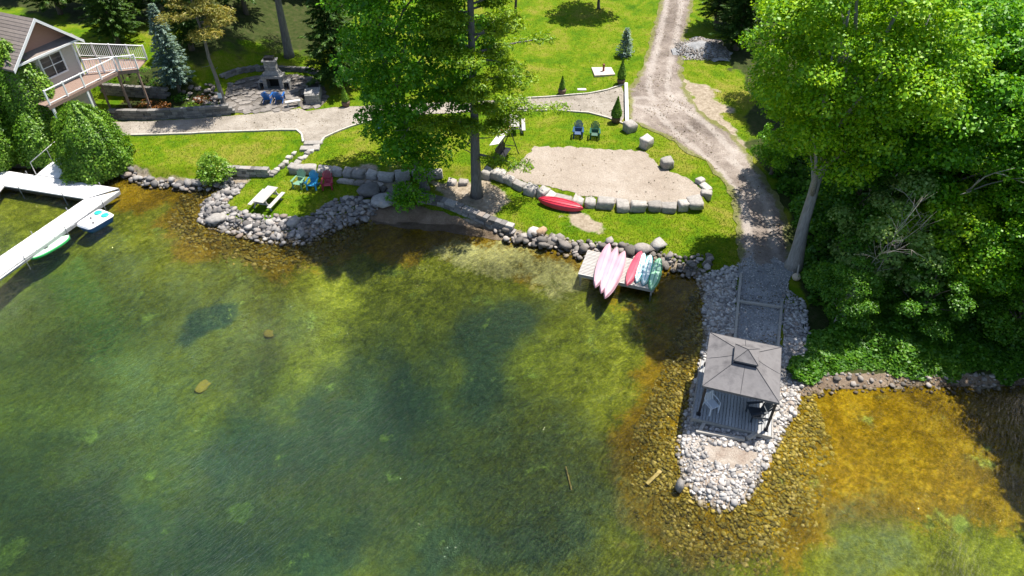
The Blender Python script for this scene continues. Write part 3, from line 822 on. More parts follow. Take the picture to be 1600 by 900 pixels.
# ------------------------------------------------------------------ foliage
def leaf_mat(name, c1, c2, c3, trans=.35, scale=.5):
    m = bpy.data.materials.new(name); m.use_nodes = True
    nt = m.node_tree; nt.nodes.clear()
    out = nt.nodes.new('ShaderNodeOutputMaterial')
    g = nt.nodes.new('ShaderNodeNewGeometry'); oi = nt.nodes.new('ShaderNodeObjectInfo')
    f = math_n(nt, 'ADD', math_n(nt, 'MULTIPLY', g.outputs['Random Per Island'], .5), math_n(nt, 'MULTIPLY', nz(nt, coords(nt), scale, 2, .5), .55))
    f = math_n(nt, 'ADD', f, math_n(nt, 'MULTIPLY', math_n(nt, 'SUBTRACT', oi.outputs['Random'], .5), .16))
    c = ramp(nt, f, [(.25, c1), (.52, c2), (.80, c3)])
    d = nt.nodes.new('ShaderNodeBsdfDiffuse'); t = nt.nodes.new('ShaderNodeBsdfTranslucent')
    gl = nt.nodes.new('ShaderNodeBsdfGlossy'); gl.inputs['Roughness'].default_value = .45
    gl.inputs[0].default_value = (.6, .65, .6, 1)
    nt.links.new(c, d.inputs[0])
    tc = mixc(nt, 1.0, c, (1.7, 1.5, .5), 'MULTIPLY'); nt.links.new(tc, t.inputs[0])
    m1 = nt.nodes.new('ShaderNodeMixShader'); m1.inputs[0].default_value = trans
    nt.links.new(d.outputs[0], m1.inputs[1]); nt.links.new(t.outputs[0], m1.inputs[2])
    m2 = nt.nodes.new('ShaderNodeMixShader'); m2.inputs[0].default_value = .035
    nt.links.new(m1.outputs[0], m2.inputs[1]); nt.links.new(gl.outputs[0], m2.inputs[2])
    nt.links.new(m2.outputs[0], out.inputs['Surface'])
    return m
L_MAPLE = leaf_mat('maple_leaf', (.070, .200, .003), (.165, .365, .005), (.33, .50, .010), .3)
L_FOREST = leaf_mat('forest_leaf', (.045, .165, .004), (.105, .300, .005), (.23, .43, .009), .3)
L_SHADE = leaf_mat('shade_dark_leaf', (.030, .110, .005), (.062, .185, .008), (.12, .26, .014), .3)  # darker leaf colour stands in for the shade of the wood
L_ASH = leaf_mat('silvery_leaf', (.10, .20, .03), (.20, .34, .07), (.36, .46, .16), .3)
L_PINE = leaf_mat('pine_needle', (.065, .150, .005), (.150, .290, .008), (.30, .42, .016), .3)
L_CEDAR = leaf_mat('cedar_spray', (.050, .135, .006), (.12, .26, .012), (.26, .40, .05), .3)
L_SPRUCE = leaf_mat('spruce_needle', (.022, .065, .012), (.055, .125, .020), (.11, .19, .035), .25)
L_BLUE = leaf_mat('blue_spruce_needle', (.11, .19, .165), (.20, .30, .27), (.34, .44, .42), .25)
L_BROWN = leaf_mat('browning_needle', (.10, .13, .02), (.23, .22, .04), (.38, .31, .09), .3)
L_GARDEN = leaf_mat('garden_leaf', (.07, .17, .01), (.14, .29, .012), (.28, .40, .02), .3)
L_RUST = leaf_mat('rusty_leaf', (.07, .025, .008), (.18, .06, .012), (.28, .13, .03), .3)
BARK = pmat('grey_bark', (.22, .205, .19), (.38, .355, .33), 3, .95, .9, 6, (4, 4, .7))
BARK_D = pmat('dark_bark', (.07, .058, .048), (.14, .12, .10), 3, .95, .9, 6, (4, 4, .7))
BARK_P = pmat('pine_bark', (.10, .095, .09), (.21, .195, .18), 3, .95, .9, 6, (4, 4, .7))
DEADW = pmat('weathered_twig', (.30, .27, .24), (.46, .43, .39), 6, .9)

def unit(r, n):
    v = r.normal(size=(n, 3)); return v / np.linalg.norm(v, axis=1, keepdims=True)

def leaf_quads(Cn, N, size, aspect, r, spin=None):
    """kite quads at centres Cn with normals N"""
    n = len(Cn)
    a = unit(r, n) if spin is None else spin
    u = np.cross(N, a); ln = np.linalg.norm(u, axis=1, keepdims=True); u = u / np.maximum(ln, 1e-6)
    w = np.cross(N, u)
    s = size * np.exp(r.normal(size=(n, 1)) * .25)
    A = Cn + u * s * .5; B = Cn - u * s * .5
    Cc = Cn + w * s * aspect * .5 + N * s * .1; Dd = Cn - w * s * aspect * .5 + N * s * .1
    return np.stack([A, Cc, B, Dd], 1)

def quads_mesh(name, Q, mat):
    n = len(Q)
    return np_mesh(name, Q.reshape(-1, 3), np.arange(n * 4).reshape(n, 4), mat)

def dome(c, rad3, n, r, low=-.35, up=.75, jitter=.13):
    d = unit(r, int(n * 1.8)); d = d[d[:, 2] > low][:n]
    k = r.uniform(.55, 1.05, (len(d), 1)) ** .5
    p = c + d * np.array(rad3) * k + r.normal(size=d.shape) * jitter * np.array(rad3)
    nrm = d * .6 + np.array([0, 0, up]) + r.normal(size=d.shape) * .55
    nrm /= np.linalg.norm(nrm, axis=1, keepdims=True)
    return p, nrm

def broad_crown(seed, R, H, nclump=60, per=700, leaf=.22, cr=(.9, 1.7), taper=.25, hollow=.45, aspect=.75):
    """leafy crown: many small domes of leaves on the shell of an egg of radius R, height H, base at z=0"""
    r = np.random.default_rng(seed); Q = []; cs = []
    tries = 0
    while len(cs) < nclump and tries < 6000:
        tries += 1
        d = unit(r, 1)[0]
        k = r.uniform(hollow, 1.0)
        z = .5 + .5 * d[2] * k
        wid = 1 - taper * abs(z - .45) * 1.6
        lump = 1 + .18 * math.sin(3 * math.atan2(d[1], d[0]) + seed) + .10 * math.sin(5 * math.atan2(d[1], d[0]) + 2 * seed)
        c = np.array([d[0] * k * R * wid * lump, d[1] * k * R * wid * lump, z * H])
        rr = r.uniform(*cr) * (1 - .25 * z)
        if all(np.linalg.norm(c - q) > .62 * (rr + s) for q, s in cs): cs.append((c, rr))
    for c, rr in cs:
        m = int(per * (rr / 1.3) ** 2)
        p, nr = dome(c, (rr, rr, rr * .62), m, r)
        Q.append(leaf_quads(p, nr, leaf, aspect, r))
        k = max(5, int(m * .05))      # loose sprigs that break the outline
        dd = unit(r, k); p2 = c + dd * rr * r.uniform(1.05, 1.4, (k, 1)) * np.array([1, 1, .6])
        Q.append(leaf_quads(p2, unit(r, k), leaf, aspect, r))
    return np.concatenate(Q), cs

def limb_path(r, a, b, bend=.15, n=5):
    a = Vector(a); b = Vector(b); L = (b - a).length
    pts = []
    k = Vector((r.uniform(-1, 1), r.uniform(-1, 1), r.uniform(-.3, 1))) * bend * L
    for i in range(n):
        t = i / (n - 1); pts.append(a.lerp(b, t) + k * math.sin(math.pi * t) * (1 if i not in (0, n - 1) else 0))
    return pts

def trunk_mb(h, r0, r1, lean=(0, 0), seed=0, n=9, flare=1.7):
    r = random.Random(seed); pts = []; rad_ = []
    for i in range(9):
        t = i / 8
        pts.append((lean[0] * t + r.uniform(-.05, .05) * (i > 0), lean[1] * t + r.uniform(-.05, .05) * (i > 0), h * t - .15))
        rad_.append((r0 + (r1 - r0) * t) * (flare if i == 0 else 1.12 if i == 1 and flare > 1.2 else 1))
    pts.insert(1, (lean[0] * .03, lean[1] * .03, h * .03)); rad_.insert(1, r0 * (1 + (flare - 1) * .35))
    return MB().tube(pts, rad_, n), pts

def broad_tree(name, label, base, trunk_h, crown_z, R, H, seed, leafm, barkm, r0=.3, lean=(0, 0), group=None, crown_me=None, nclump=60, per=700, leaf=.22, coff=(0, 0), **kw):
    root = thing(name, label, 'tree', base, 0, group)
    r = random.Random(seed)
    top = crown_z + H * .55
    mb, pts = trunk_mb(top, r0, r0 * .25, (lean[0] * top / max(crown_z, .1) * .8, lean[1] * top / max(crown_z, .1) * .8), seed)
    cx, cy = lean[0] + coff[0], lean[1] + coff[1]
    Q, cs = broad_crown(seed, R, H, nclump, per, leaf, **kw)
    for c, rr in cs[:14]:
        zz = crown_z + c[2]
        t = min(.95, max(.3, (zz * .62) / top)); i = int(t * 8) + 1
        a = pts[min(i, len(pts) - 1)]
        mb.tube(limb_path(r, a, (c[0] + cx, c[1] + cy, zz), .1), [r0 * .42, r0 * .34, r0 * .25, r0 * .16, r0 * .06], 6)
    mb.build('trunk', barkm, root, smooth=True)
    link('crown', quads_mesh('crown', Q, leafm), root, (cx, cy, crown_z))
    return root

# ---- the tall maple by the drive
mb_ = at(1240, 417)
broad_tree('maple_tree', 'tall maple with pale grey trunk leaning beside the drive', mb_, 7, 6.8, 4.5, 11.0, 4, L_MAPLE, BARK, .36, (-.45, .2), None, nclump=84, per=1500, leaf=.145, cr=(.85, 1.65), hollow=.66, taper=.3)

# ---- the wood on the right
def crown_base(px, py, z, H):   # a crown centred on this pixel at height z: its foot on the ground straight below
    p = G(px, py, z); return Vector((p.x, p.y, float(hat(p.x, p.y))))
wood = [  # px, py, centre height, radius, crown height, seed, leaf, label
    (1480, 150, 10.5, 4.6, 10, 1, L_FOREST, 'dark leafy tree just right of the tall maple'),
    (1575, 60, 11.5, 4.8, 10, 2, L_MAPLE, 'bright leafy tree at the top right corner'),
    (1600, 235, 7.2, 4.2, 9, 3, L_FOREST, 'leafy tree at the right edge below the corner tree'),
    (1525, 290, 6.0, 3.5, 7.5, 5, L_MAPLE, 'yellow green tree in the wood above the dead branches'),
    (1405, 368, 4.6, 2.8, 5.8, 6, L_ASH, 'pale silvery tree with bare grey twigs at the edge of the wood'),
    (1480, 375, 4.6, 2.7, 5.4, 7, L_MAPLE, 'yellow green tree right of the silvery tree'),
    (1600, 385, 4.8, 3.3, 7, 8, L_FOREST, 'dark leafy tree low at the right edge'),
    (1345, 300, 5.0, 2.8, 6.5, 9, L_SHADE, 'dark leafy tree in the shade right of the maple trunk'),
    (1420, 30, 11.0, 4.4, 9, 10, L_MAPLE, 'bright leafy tree behind the tall maple'),
    (1310, 10, 8.5, 3.6, 9, 11, L_MAPLE, 'yellow green tree behind the maple crown at the top'),
    (1215, 235, 2.6, 1.5, 4.2, 12, L_FOREST, 'small leafy tree left of the maple trunk by the drive'),
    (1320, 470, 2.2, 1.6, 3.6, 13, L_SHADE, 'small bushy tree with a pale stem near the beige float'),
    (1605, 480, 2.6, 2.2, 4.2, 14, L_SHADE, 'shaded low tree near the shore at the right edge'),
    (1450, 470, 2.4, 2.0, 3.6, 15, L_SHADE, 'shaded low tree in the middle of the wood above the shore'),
    (1865, 345, 9, 4.4, 9, 16, L_FOREST, 'leafy tree cut by the right edge of the wood'),
    (1680, 130, 11, 4.8, 10, 17, L_FOREST, 'leafy tree beyond the right edge near the corner'),
    (1960, 470, 8, 4.4, 9, 18, L_FOREST, 'leafy tree beyond the right edge above the bay'),
]
BIG_CROWNS = [broad_crown(201 + i, 4.4, 9.5, 62, 1250, .165, (.9, 1.8), .25, .55) for i in range(3)]
SMALL_CROWNS = [broad_crown(211 + i, 2.4, 5.0, 34, 1500, .14, (.5, 1.0), .25, .5) for i in range(3)]
BIG_ME = [quads_mesh('crown', q, None) for q, _ in BIG_CROWNS]; SMALL_ME = [quads_mesh('crown', q, None) for q, _ in SMALL_CROWNS]
for me in BIG_ME + SMALL_ME: me.materials.append(L_FOREST)
def wood_tree(base, crown_z, R, H, sd, lm, bark, r0, lab):
    """a tree of the wood: its own trunk and limbs, a crown that shares its leaves with its like"""
    big = R > 3
    k = sd % 3; cs = (BIG_CROWNS if big else SMALL_CROWNS)[k][1]; me = (BIG_ME if big else SMALL_ME)[k]
    sx, sz = (R / 4.4, H / 9.5) if big else (R / 2.4, H / 5.0)
    root = thing('leafy_tree', lab, 'tree', base, 0, 'leafy trees of the wood on the right')
    r = random.Random(sd); rz = r.uniform(0, 6.28)
    top = crown_z + H * .55
    mb, pts = trunk_mb(top, r0, r0 * .25, (0, 0), sd)
    for c, rr in cs[:14]:
        x, y = c[0] * math.cos(rz) - c[1] * math.sin(rz), c[0] * math.sin(rz) + c[1] * math.cos(rz)
        zz = crown_z + c[2] * sz
        i = int(min(.95, max(.3, zz * .62 / top)) * 8) + 1
        mb.tube(limb_path(r, pts[min(i, len(pts) - 1)], (x * sx, y * sx, zz), .1), [r0 * .42, r0 * .34, r0 * .25, r0 * .16, r0 * .06], 6)
    mb.build('trunk', bark, root, smooth=True)
    o = link('crown', me, root, (0, 0, crown_z)); o.scale = (sx, sx, sz); o.rotation_euler = (0, 0, rz)
    o.material_slots[0].link = 'OBJECT'; o.material_slots[0].material = lm
    return root
for px, py, z, R, H, sd, lm, lab in wood:
    b = crown_base(px, py, z, H)
    wood_tree(b, max(z - H / 2 - b.z, .5), R, H, sd, lm, BARK if sd in (6, 13) else BARK_D, .22 if R > 3 else .11, lab)

def bare_branches(name, label, cat, base, tips, r0, mat, seed, twigs=6):
    r = random.Random(seed); mb = MB()
    for tip in tips:
        pts = limb_path(r, base, tip, .12, 6)
        mb.tube(pts, [r0, r0 * .85, r0 * .68, r0 * .5, r0 * .34, r0 * .12], 6)
        for k in range(twigs):
            t = r.uniform(.35, .98); i = min(4, int(t * 5)); a = pts[i].lerp(pts[i + 1], t * 5 - i)
            L = (Vector(tip) - Vector(base)).length * r.uniform(.12, .34)
            d = ((Vector(tip) - Vector(base)).normalized() + Vector((r.uniform(-1, 1), r.uniform(-1, 1), r.uniform(-.5, .9)))).normalized()
            p2 = limb_path(r, a, a + d * L, .15, 4)
            mb.tube(p2, [r0 * .34, r0 * .26, r0 * .18, r0 * .06], 5)
            for q in range(2):
                d2 = (d + Vector((r.uniform(-1, 1), r.uniform(-1, 1), r.uniform(-.6, .6)))).normalized()
                mb.tube([p2[2], p2[2] + d2 * L * .4], [r0 * .16, r0 * .05], 4)
    o = mb.build(name, mat, None, smooth=True)
    return tag(o, label, cat)
b1 = G(1395, 355, 6.2); gb = Vector((b1.x + .3, b1.y + 1.2, 0)); gb.z = float(hat(gb.x, gb.y))
bare_branches('dead_tree', 'dead tree of bare pale grey twigs sticking out of the silvery tree', 'dead tree', gb, [G(1380, 395, 6.2), G(1404, 345, 7.6), G(1440, 340, 7.2)], .04, DEADW, 5, 9)
b2 = at(1352, 345)
bare_branches('dead_tree', 'fallen grey tree with curling bare limbs in the shade of the wood', 'dead tree', b2, [G(1450, 205, 6.5), G(1335, 280, 4.6), G(1500, 240, 6.8), G(1530, 280, 8.8)], .13, DEADW, 6, 6)

# ---- undergrowth along the wood's shore: leaves nobody could count
def cover(name, label, poly, n, leaf, mat, hmax, seed):
    r = np.random.default_rng(seed)
    P = np.array(poly); x0, y0 = P.min(0); x1, y1 = P.max(0)
    x = r.uniform(x0, x1, n * 3); y = r.uniform(y0, y1, n * 3)
    s_ = sdf(P, x, y) + fbm(x, y, .22, seed + 5, 3) * .7; k = s_ > 0; x, y, s_ = x[k][:n], y[k][:n], s_[k][:n]
    hh = hmax * (.35 + .65 * sstep(fbm(x, y, .28, seed, 3), -.5, .6)) * np.clip(s_ / .8, .15, 1)
    z = hat(x, y) + hh * r.uniform(.25, 1, len(x)) ** .6
    N = np.stack([r.normal(size=len(x)) * .5, r.normal(size=len(x)) * .5, np.ones(len(x))], 1); N /= np.linalg.norm(N, axis=1, keepdims=True)
    return tag(link(name, quads_mesh(name, leaf_quads(np.stack([x, y, z], 1), N, leaf, .75, r), mat)), label, 'undergrowth', kind='stuff')
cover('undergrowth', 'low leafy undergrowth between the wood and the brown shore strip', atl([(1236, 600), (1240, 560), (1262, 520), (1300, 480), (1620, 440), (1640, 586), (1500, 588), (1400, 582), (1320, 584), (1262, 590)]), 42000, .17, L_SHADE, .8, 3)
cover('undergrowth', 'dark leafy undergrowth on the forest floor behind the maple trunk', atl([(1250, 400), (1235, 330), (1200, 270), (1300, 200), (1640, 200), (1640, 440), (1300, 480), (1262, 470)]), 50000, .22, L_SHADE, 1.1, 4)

# ---- conifers
def conifer_quads(seed, H, R, whorl=.42, nb=9, needle=.22, aspect=.28, z0=.06, droop=.18, dens=26, ragged=.2, bare=0.0):
    r = np.random.default_rng(seed); Q = []
    z = H * z0
    while z < H * .985:
        t = z / H
        L = R * (1 - t) ** .8 * (.55 + .45 * min(1, (t - z0 + .04) / .12)) + .06
        n = max(4, int(nb * (1 - .4 * t)))
        for k in range(n):
            a = 6.283 * (k + r.uniform(-.3, .3)) / n + z * 2.1
            l = L * r.uniform(1 - ragged, 1 + ragged * .6)
            m = max(5, int(dens * l * (1.6 if l < .6 else 1)))
            s = r.uniform(bare, 1, m) ** .75
            wid = .30 * l * (1 - s) + .07
            off = r.uniform(-1, 1, m) * wid
            dx, dy = math.cos(a), math.sin(a)
            x = dx * s * l - dy * off; y = dy * s * l + dx * off
            zz = z - droop * l * s + .10 * l * s * s + r.normal(size=m) * .035
            P = np.stack([x, y, zz], 1)
            N = np.stack([r.normal(size=m) * .35, r.normal(size=m) * .35, np.ones(m)], 1); N /= np.linalg.norm(N, axis=1, keepdims=True)
            ang = a + np.sign(off) * r.uniform(.2, .9, m)
            sp = np.stack([-np.sin(ang), np.cos(ang), np.zeros(m)], 1)
            Q.append(leaf_quads(P, N, needle, aspect, r, sp))
        z += whorl * (1 - .45 * t)
    return np.concatenate(Q)

def conifer(name, label, base, H, R, seed, leafm, barkm, r0=.16, group=None, rz=0, **kw):
    root = thing(name, label, 'tree', base, rz, group)
    trunk_mb(H * .97, r0, .02, (0, 0), seed, 7, 1.3)[0].build('trunk', barkm, root, smooth=True)
    link('crown', quads_mesh('crown', conifer_quads(seed, H, R, **kw), leafm), root)
    return root
conifer('spruce_tree', 'tall silvery blue spruce at the end of the white railing', at(281, 143), 6.9, 1.75, 3, L_BLUE, BARK_D, .12, z0=.15, needle=.24, dens=60, whorl=.36, nb=11, droop=.25)
conifer('spruce_tree', 'small blue spruce on the lawn beside the drive', at(976, 87), 2.5, .85, 5, L_BLUE, BARK_D, .06, needle=.16, dens=60, whorl=.24, nb=9, z0=.04)
conifer('spruce_tree', 'dark green spruce behind the stone grill counter', at(531, 130), 10.5, 3.4, 7, L_SPRUCE, BARK_D, .2, z0=.1, needle=.30, dens=52, whorl=.5, nb=11, droop=.3, ragged=.35)

def pine(name, label, base, H, z0, R, seed, leafm, barkm, r0, nclump, per, lean=(0, 0), size=(.5, 1.0), needle=.26, aspect=.22, top=1.0, flat=.45, dead=4, arms=()):
    """open crowned pine: level limbs carrying flat plumes of needles"""
    root = thing(name, label, 'tree', base)
    r = random.Random(seed); rn = np.random.default_rng(seed)
    mb, pts = trunk_mb(H, r0, r0 * .18, lean, seed, 9, 1.55)
    Q = []
    for k in range(nclump):
        t = (k + r.uniform(0, 1)) / nclump
        z = z0 + (H * top - z0) * t
        L = R * (1 - t ** 1.6 * .75) * r.uniform(.45, 1.0) * (.55 + .45 * min(1, t / .15 + .35))
        a = r.uniform(0, 6.283)
        b0 = Vector((lean[0] * z / H, lean[1] * z / H, z - .12 * L))
        tip = Vector((b0.x + math.cos(a) * L, b0.y + math.sin(a) * L, z + r.uniform(-.12, .2) * L))
        mb.tube(limb_path(r, b0, tip, .07), [r0 * .24, r0 * .2, r0 * .15, r0 * .1, r0 * .03], 5)
        for q in range(3):
            s = (1.0, .72, .5)[q]
            c = b0.lerp(tip, s) + Vector((r.uniform(-.4, .4), r.uniform(-.4, .4), r.uniform(0, .2))) * (L * .25)
            rr = r.uniform(*size) * (1, .85, .65)[q] * (1 - .3 * t)
            n = int(per * rr * rr)
            p, nr = dome(np.array(c), (rr, rr, rr * flat), n, rn, -.5, .6, .2)
            Q.append(leaf_quads(p, nr, needle, aspect, rn))
    for px, py, z in arms:          # long level limbs with thin plumes
        tip = G(px, py, base.z + z) - base
        b0 = Vector((lean[0] * z / H, lean[1] * z / H, z + .5))
        path = limb_path(r, b0, tip, .06, 6); mb.tube(path, [r0 * .3, r0 * .25, r0 * .2, r0 * .15, r0 * .1, r0 * .03], 6)
        for q in range(7):
            s = .3 + .7 * q / 6; i = min(4, int(s * 5)); c = path[i].lerp(path[i + 1], min(1, s * 5 - i)) + Vector((r.uniform(-.5, .5), r.uniform(-.5, .5), r.uniform(-.1, .2)))
            rr = r.uniform(.3, .6); p, nr = dome(np.array(c), (rr, rr, rr * .4), int(520 * rr * rr) + 20, rn, -.5, .6, .3)
            Q.append(leaf_quads(p, nr, needle, aspect, rn))
    for k in range(dead):
        z = z0 * r.uniform(.5, 1.3); a = r.uniform(0, 6.28); L = R * r.uniform(.3, .6)
        b0 = Vector((lean[0] * z / H, lean[1] * z / H, z))
        mb.tube(limb_path(r, b0, b0 + Vector((math.cos(a) * L, math.sin(a) * L, r.uniform(-.3, .4))), .1), [r0 * .16, r0 * .13, r0 * .1, r0 * .06, r0 * .02], 5)
    mb.build('trunk', barkm, root, smooth=True)
    link('crown', quads_mesh('crown', np.concatenate(Q), leafm), root)
    return root
pine('pine_tree', 'tall green pine with straight trunk in the middle of the shore lawn', at(745, 306), 26, 4.3, 3.3, 3, L_PINE, BARK_P, .30, 72, 1000, (.2, .1), (.45, .9), .21, .3, arms=[(870, 168, 5.6), (835, 120, 7.2), (862, 60, 9.0), (822, 262, 2.6)])
pine('pine_tree', 'browning pine with a small white sign on its trunk by the patio', at(351, 167), 10.5, 5.6, 2.3, 5, L_BROWN, BARK_P, .17, 24, 620, (-.25, .1), (.45, .8), .26, .2)
pine('pine_tree', 'tall bare stemmed pine behind the fireplace, crown above the frame', at(452, 88), 18, 8, 5.4, 9, L_PINE, BARK_P, .33, 90, 420, (.3, .1), (.6, 1.2), .3, .22)
p_ = at(664, 296)
broad_tree('leafy_tree', 'broad leafy tree left of the central pine above the beach', p_, 1.5, .5, 4.0, 19.5, 33, L_FOREST, BARK_P, .24, (-.2, .3), None, nclump=215, per=640, leaf=.18, cr=(.65, 1.25), taper=.38, hollow=.55, coff=(-.2, .3))
bs = at(655, 325)
bare_branches('dead_branch', 'bare grey branch hanging out of the broad leafy tree', 'branch', G(700, 152, 6.4), [G(622, 222, 5.2), G(634, 214, 5.0)], .055, DEADW, 12, 8)

# trees along the top edge and beyond it, which shade the lawns there
top_trees = [
    (262, 22, 15, 3.2, 21, 'dark spruce above the blue spruce at the top edge'),
    (150, 12, 14, 3.4, 22, 'dark spruce behind the house roof'),
    (40, -12, 15, 3.6, 23, 'dark spruce at the top left corner behind the house'),
    (385, 22, 16, 3.0, 24, 'dark spruce at the top edge between the browning pine and the bare stem'),
    (480, -10, 16, 3.2, 29, 'dark spruce at the top edge right of the bare stem'),
    (590, -5, 15, 3.0, 25, 'dark spruce at the top edge behind the leafy tree'),
    (205, 40, 11, 2.6, 30, 'dark spruce over the end of the white footbridge'),
    (330, -18, 18, 4.0, 31, 'dark spruce beyond the top edge, tallest above the browning pine'),
    (440, -30, 18, 4.0, 32, 'dark spruce beyond the top edge above the bare stem'),
    (545, -30, 17, 3.8, 33, 'dark spruce beyond the top edge above the grill counter spruce'),
    (200, -30, 18, 4.0, 34, 'dark spruce beyond the top edge above the footbridge'),
    (185, 68, 10, 2.6, 36, 'dark spruce just behind the footbridge railing'),
    (95, 22, 12, 3.2, 37, 'dark spruce close behind the house gable'),
    (300, 78, 9, 2.2, 38, 'dark spruce between the blue spruce and the browning pine'),
    (1150, 78, 9, 2.8, 35, 'dark conifer right behind the gravel heap'),
    (1118, 40, 10, 2.4, 26, 'dark conifer right of the drive at the top'),
    (1165, 40, 12, 3.0, 27, 'dark conifer behind the gravel heap at the top right'),
    (1215, 10, 13, 3.4, 28, 'dark conifer behind the maple at the top edge'),
]
TOP_ME = [quads_mesh('crown', conifer_quads(301 + i, 14, 3.3, z0=.12, needle=.32, dens=40, whorl=.5, nb=11, droop=.3, ragged=.3), L_SPRUCE) for i in range(3)]
for px, py, H, R, sd, lab in top_trees:
    root = thing('spruce_tree', lab, 'tree', at(px, py), sd * 1.7, 'dark conifers along the top edge')
    trunk_mb(H * .97, .2, .02, (0, 0), sd, 7, 1.3)[0].build('trunk', BARK_D, root, smooth=True)
    o = link('crown', TOP_ME[sd % 3], root); o.scale = (R / 3.3, R / 3.3, H / 14)
for px, py, H, R, sd, lab, cz in [(935, 14, 9, 2.6, 41, 'round leafy tree with thin stem on the far lawn, cut by the top edge', 3.0), (806, 26, 10, 2.8, 42, 'leafy tree on the far lawn behind the central pine', 4.2), (855, -30, 10, 2.5, 43, 'leafy tree beyond the top edge right of the pine', 3.6)]:
    broad_tree('leafy_tree', lab, at(px, py), 2, cz, R, H - cz, sd, L_MAPLE, BARK_D, .13, (0, 0), 'leafy trees on the far lawn', nclump=44, per=420, leaf=.24, cr=(.6, 1.2))

# ---- shrubs and garden plants
def cedar_quads(seed, R, H, n, leaf=.15):
    """dense cedar: upright flat sprays packed on a lumpy egg"""
    r = np.random.default_rng(seed)
    t = r.uniform(0, 1, n) ** 1.15; a = r.uniform(0, 6.283, n)
    prof = np.minimum(1, t * 7 + .5) * np.clip(1 - t ** 2.8, 0, 1) ** .68
    lump = np.full(n, .86)
    for _ in range(70):
        a0, t0, w0 = r.uniform(0, 6.283), r.uniform(0, 1), r.uniform(.16, .34)
        da = (a - a0 + math.pi) % (2 * math.pi) - math.pi
        lump = np.maximum(lump, .86 + r.uniform(.1, .28) * np.exp(-(da / w0) ** 2 - ((t - t0) / (w0 * .55)) ** 2))
    rr = R * prof * lump * (1 - .28 * r.uniform(0, 1, n) ** 2.2) + np.abs(r.normal(size=n)) * .09 * (r.uniform(0, 1, n) < .35)
    P = np.stack([np.cos(a) * rr, np.sin(a) * rr, .05 + t * H * (1 + .05 * np.sin(9 * a + seed)) + r.normal(size=n) * .06], 1)
    N = np.stack([np.cos(a), np.sin(a), .25 + t], 1) + r.normal(size=(n, 3)) * .45; N /= np.linalg.norm(N, axis=1, keepdims=True)
    return leaf_quads(P, N, leaf, .55, r)
def cedar(label, base, R, H, seed, n):
    root = thing('cedar_bush', label, 'shrub', base)
    MB().tube([(0, 0, -.1), (.02, 0, H * .4), (0, .02, H * .8)], [.09, .06, .015], 6).build('stem', BARK_D, root)
    link('foliage', quads_mesh('foliage', cedar_quads(seed, R, H, n), L_CEDAR), root)
def shrub(name, label, base, R, H, seed, mat, nclump=40, per=420, leaf=.16, cr=(.3, .6), aspect=.6, taper=.7, group=None, cat='shrub'):
    root = thing(name, label, cat, base, 0, group)
    MB().tube([(0, 0, -.1), (.02, 0, H * .4), (0, .02, H * .8)], [.07, .05, .015], 6).build('stem', BARK_D, root)
    Q, cs = broad_crown(seed, R, H, nclump, per, leaf, cr, taper, .55, aspect)
    link('foliage', quads_mesh('foliage', Q, mat), root)
    return root
cedar('big rounded cedar beside the dock gangway', at(160, 268), 2.35, 4.9, 3, 28000)
cedar('tall cedar hiding the corner of the house at the left edge', at(12, 215), 2.6, 10.4, 4, 36000)
cedar('cedar between the gangway and the tall cedar', at(80, 222), 1.9, 7.0, 5, 22000)
cedar('cedar cut by the left edge above the dock', at(-5, 258), 2.2, 5.4, 6, 22000)
cedar('rounded cedar just above the handrail of the gangway', at(75, 250), 1.6, 3.6, 8, 14000)
shrub('cedar_bush', 'small round shrub at the foot of the shore wall', at(340, 287), 1.05, 2.3, 7, L_CEDAR, 46, 1500, .12, (.28, .5), taper=.6)
shrub('leafy_bush', 'low bright bush at the foot of the broad leafy tree by the beach', at(640, 318), 1.25, 1.3, 8, L_FOREST, 30, 800, .15, (.3, .55))
for i, (px, py, R, H, m, lab) in enumerate([(300, 172, .5, .6, L_GARDEN, 'bright green plant at the wall top, left of the pair'), (330, 174, .55, .45, L_GARDEN, 'yellow green plant at the wall top beside the browning pine'),
        (205, 172, .8, .8, L_RUST, 'rusty plant in the flower bed, leftmost'), (232, 171, .7, .8, L_RUST, 'rusty plant in the middle of the flower bed'), (255, 172, .6, .6, L_RUST, 'rusty plant nearest the bright green one'),
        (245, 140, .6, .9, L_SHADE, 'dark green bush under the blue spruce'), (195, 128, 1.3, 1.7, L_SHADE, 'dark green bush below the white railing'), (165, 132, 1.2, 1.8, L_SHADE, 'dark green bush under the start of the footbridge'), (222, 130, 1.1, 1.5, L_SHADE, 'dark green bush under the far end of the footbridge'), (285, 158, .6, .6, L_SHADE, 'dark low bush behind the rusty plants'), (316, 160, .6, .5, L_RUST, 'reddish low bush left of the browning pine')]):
    shrub('garden_plant', lab, at(px, py), R, H, 60 + i, m, 12, 500, .12, (.2, .35), cat='plant', group='plants in the flower bed')

# ------------------------------------------------------------------ garden furniture
def paint(name, c, rough=.45):
    return pmat(name, c, tuple(x * .82 for x in c), 3.0, rough, .15, 20, spec=.4)
CH = {k: paint('chair_' + k, v) for k, v in dict(sage=(.15, .30, .20), sky=(.02, .27, .50), red=(.30, .025, .05), navy=(.015, .06, .16), forest=(.012, .085, .05), blue=(.01, .10, .36), grey=(.035, .045, .06)).items()}
WEATHER = pmat('weathered_wood', (.30, .285, .27), (.44, .42, .40), 5, .85, .4, 12, (1, 8, 8), per_obj=.1)
WHITEW = pmat('white_boards', (.56, .555, .55), (.68, .675, .67), 3, .6, .2, 10)
DECKW = pmat('grey_deck_boards', (.27, .275, .28), (.42, .425, .43), 4, .85, .4, 12, (12, 1, 8), per_obj=.14)
TIMBER = pmat('old_timber', (.26, .24, .215), (.40, .375, .34), 5, .9, .5, 12, (1, 6, 6), per_obj=.1)
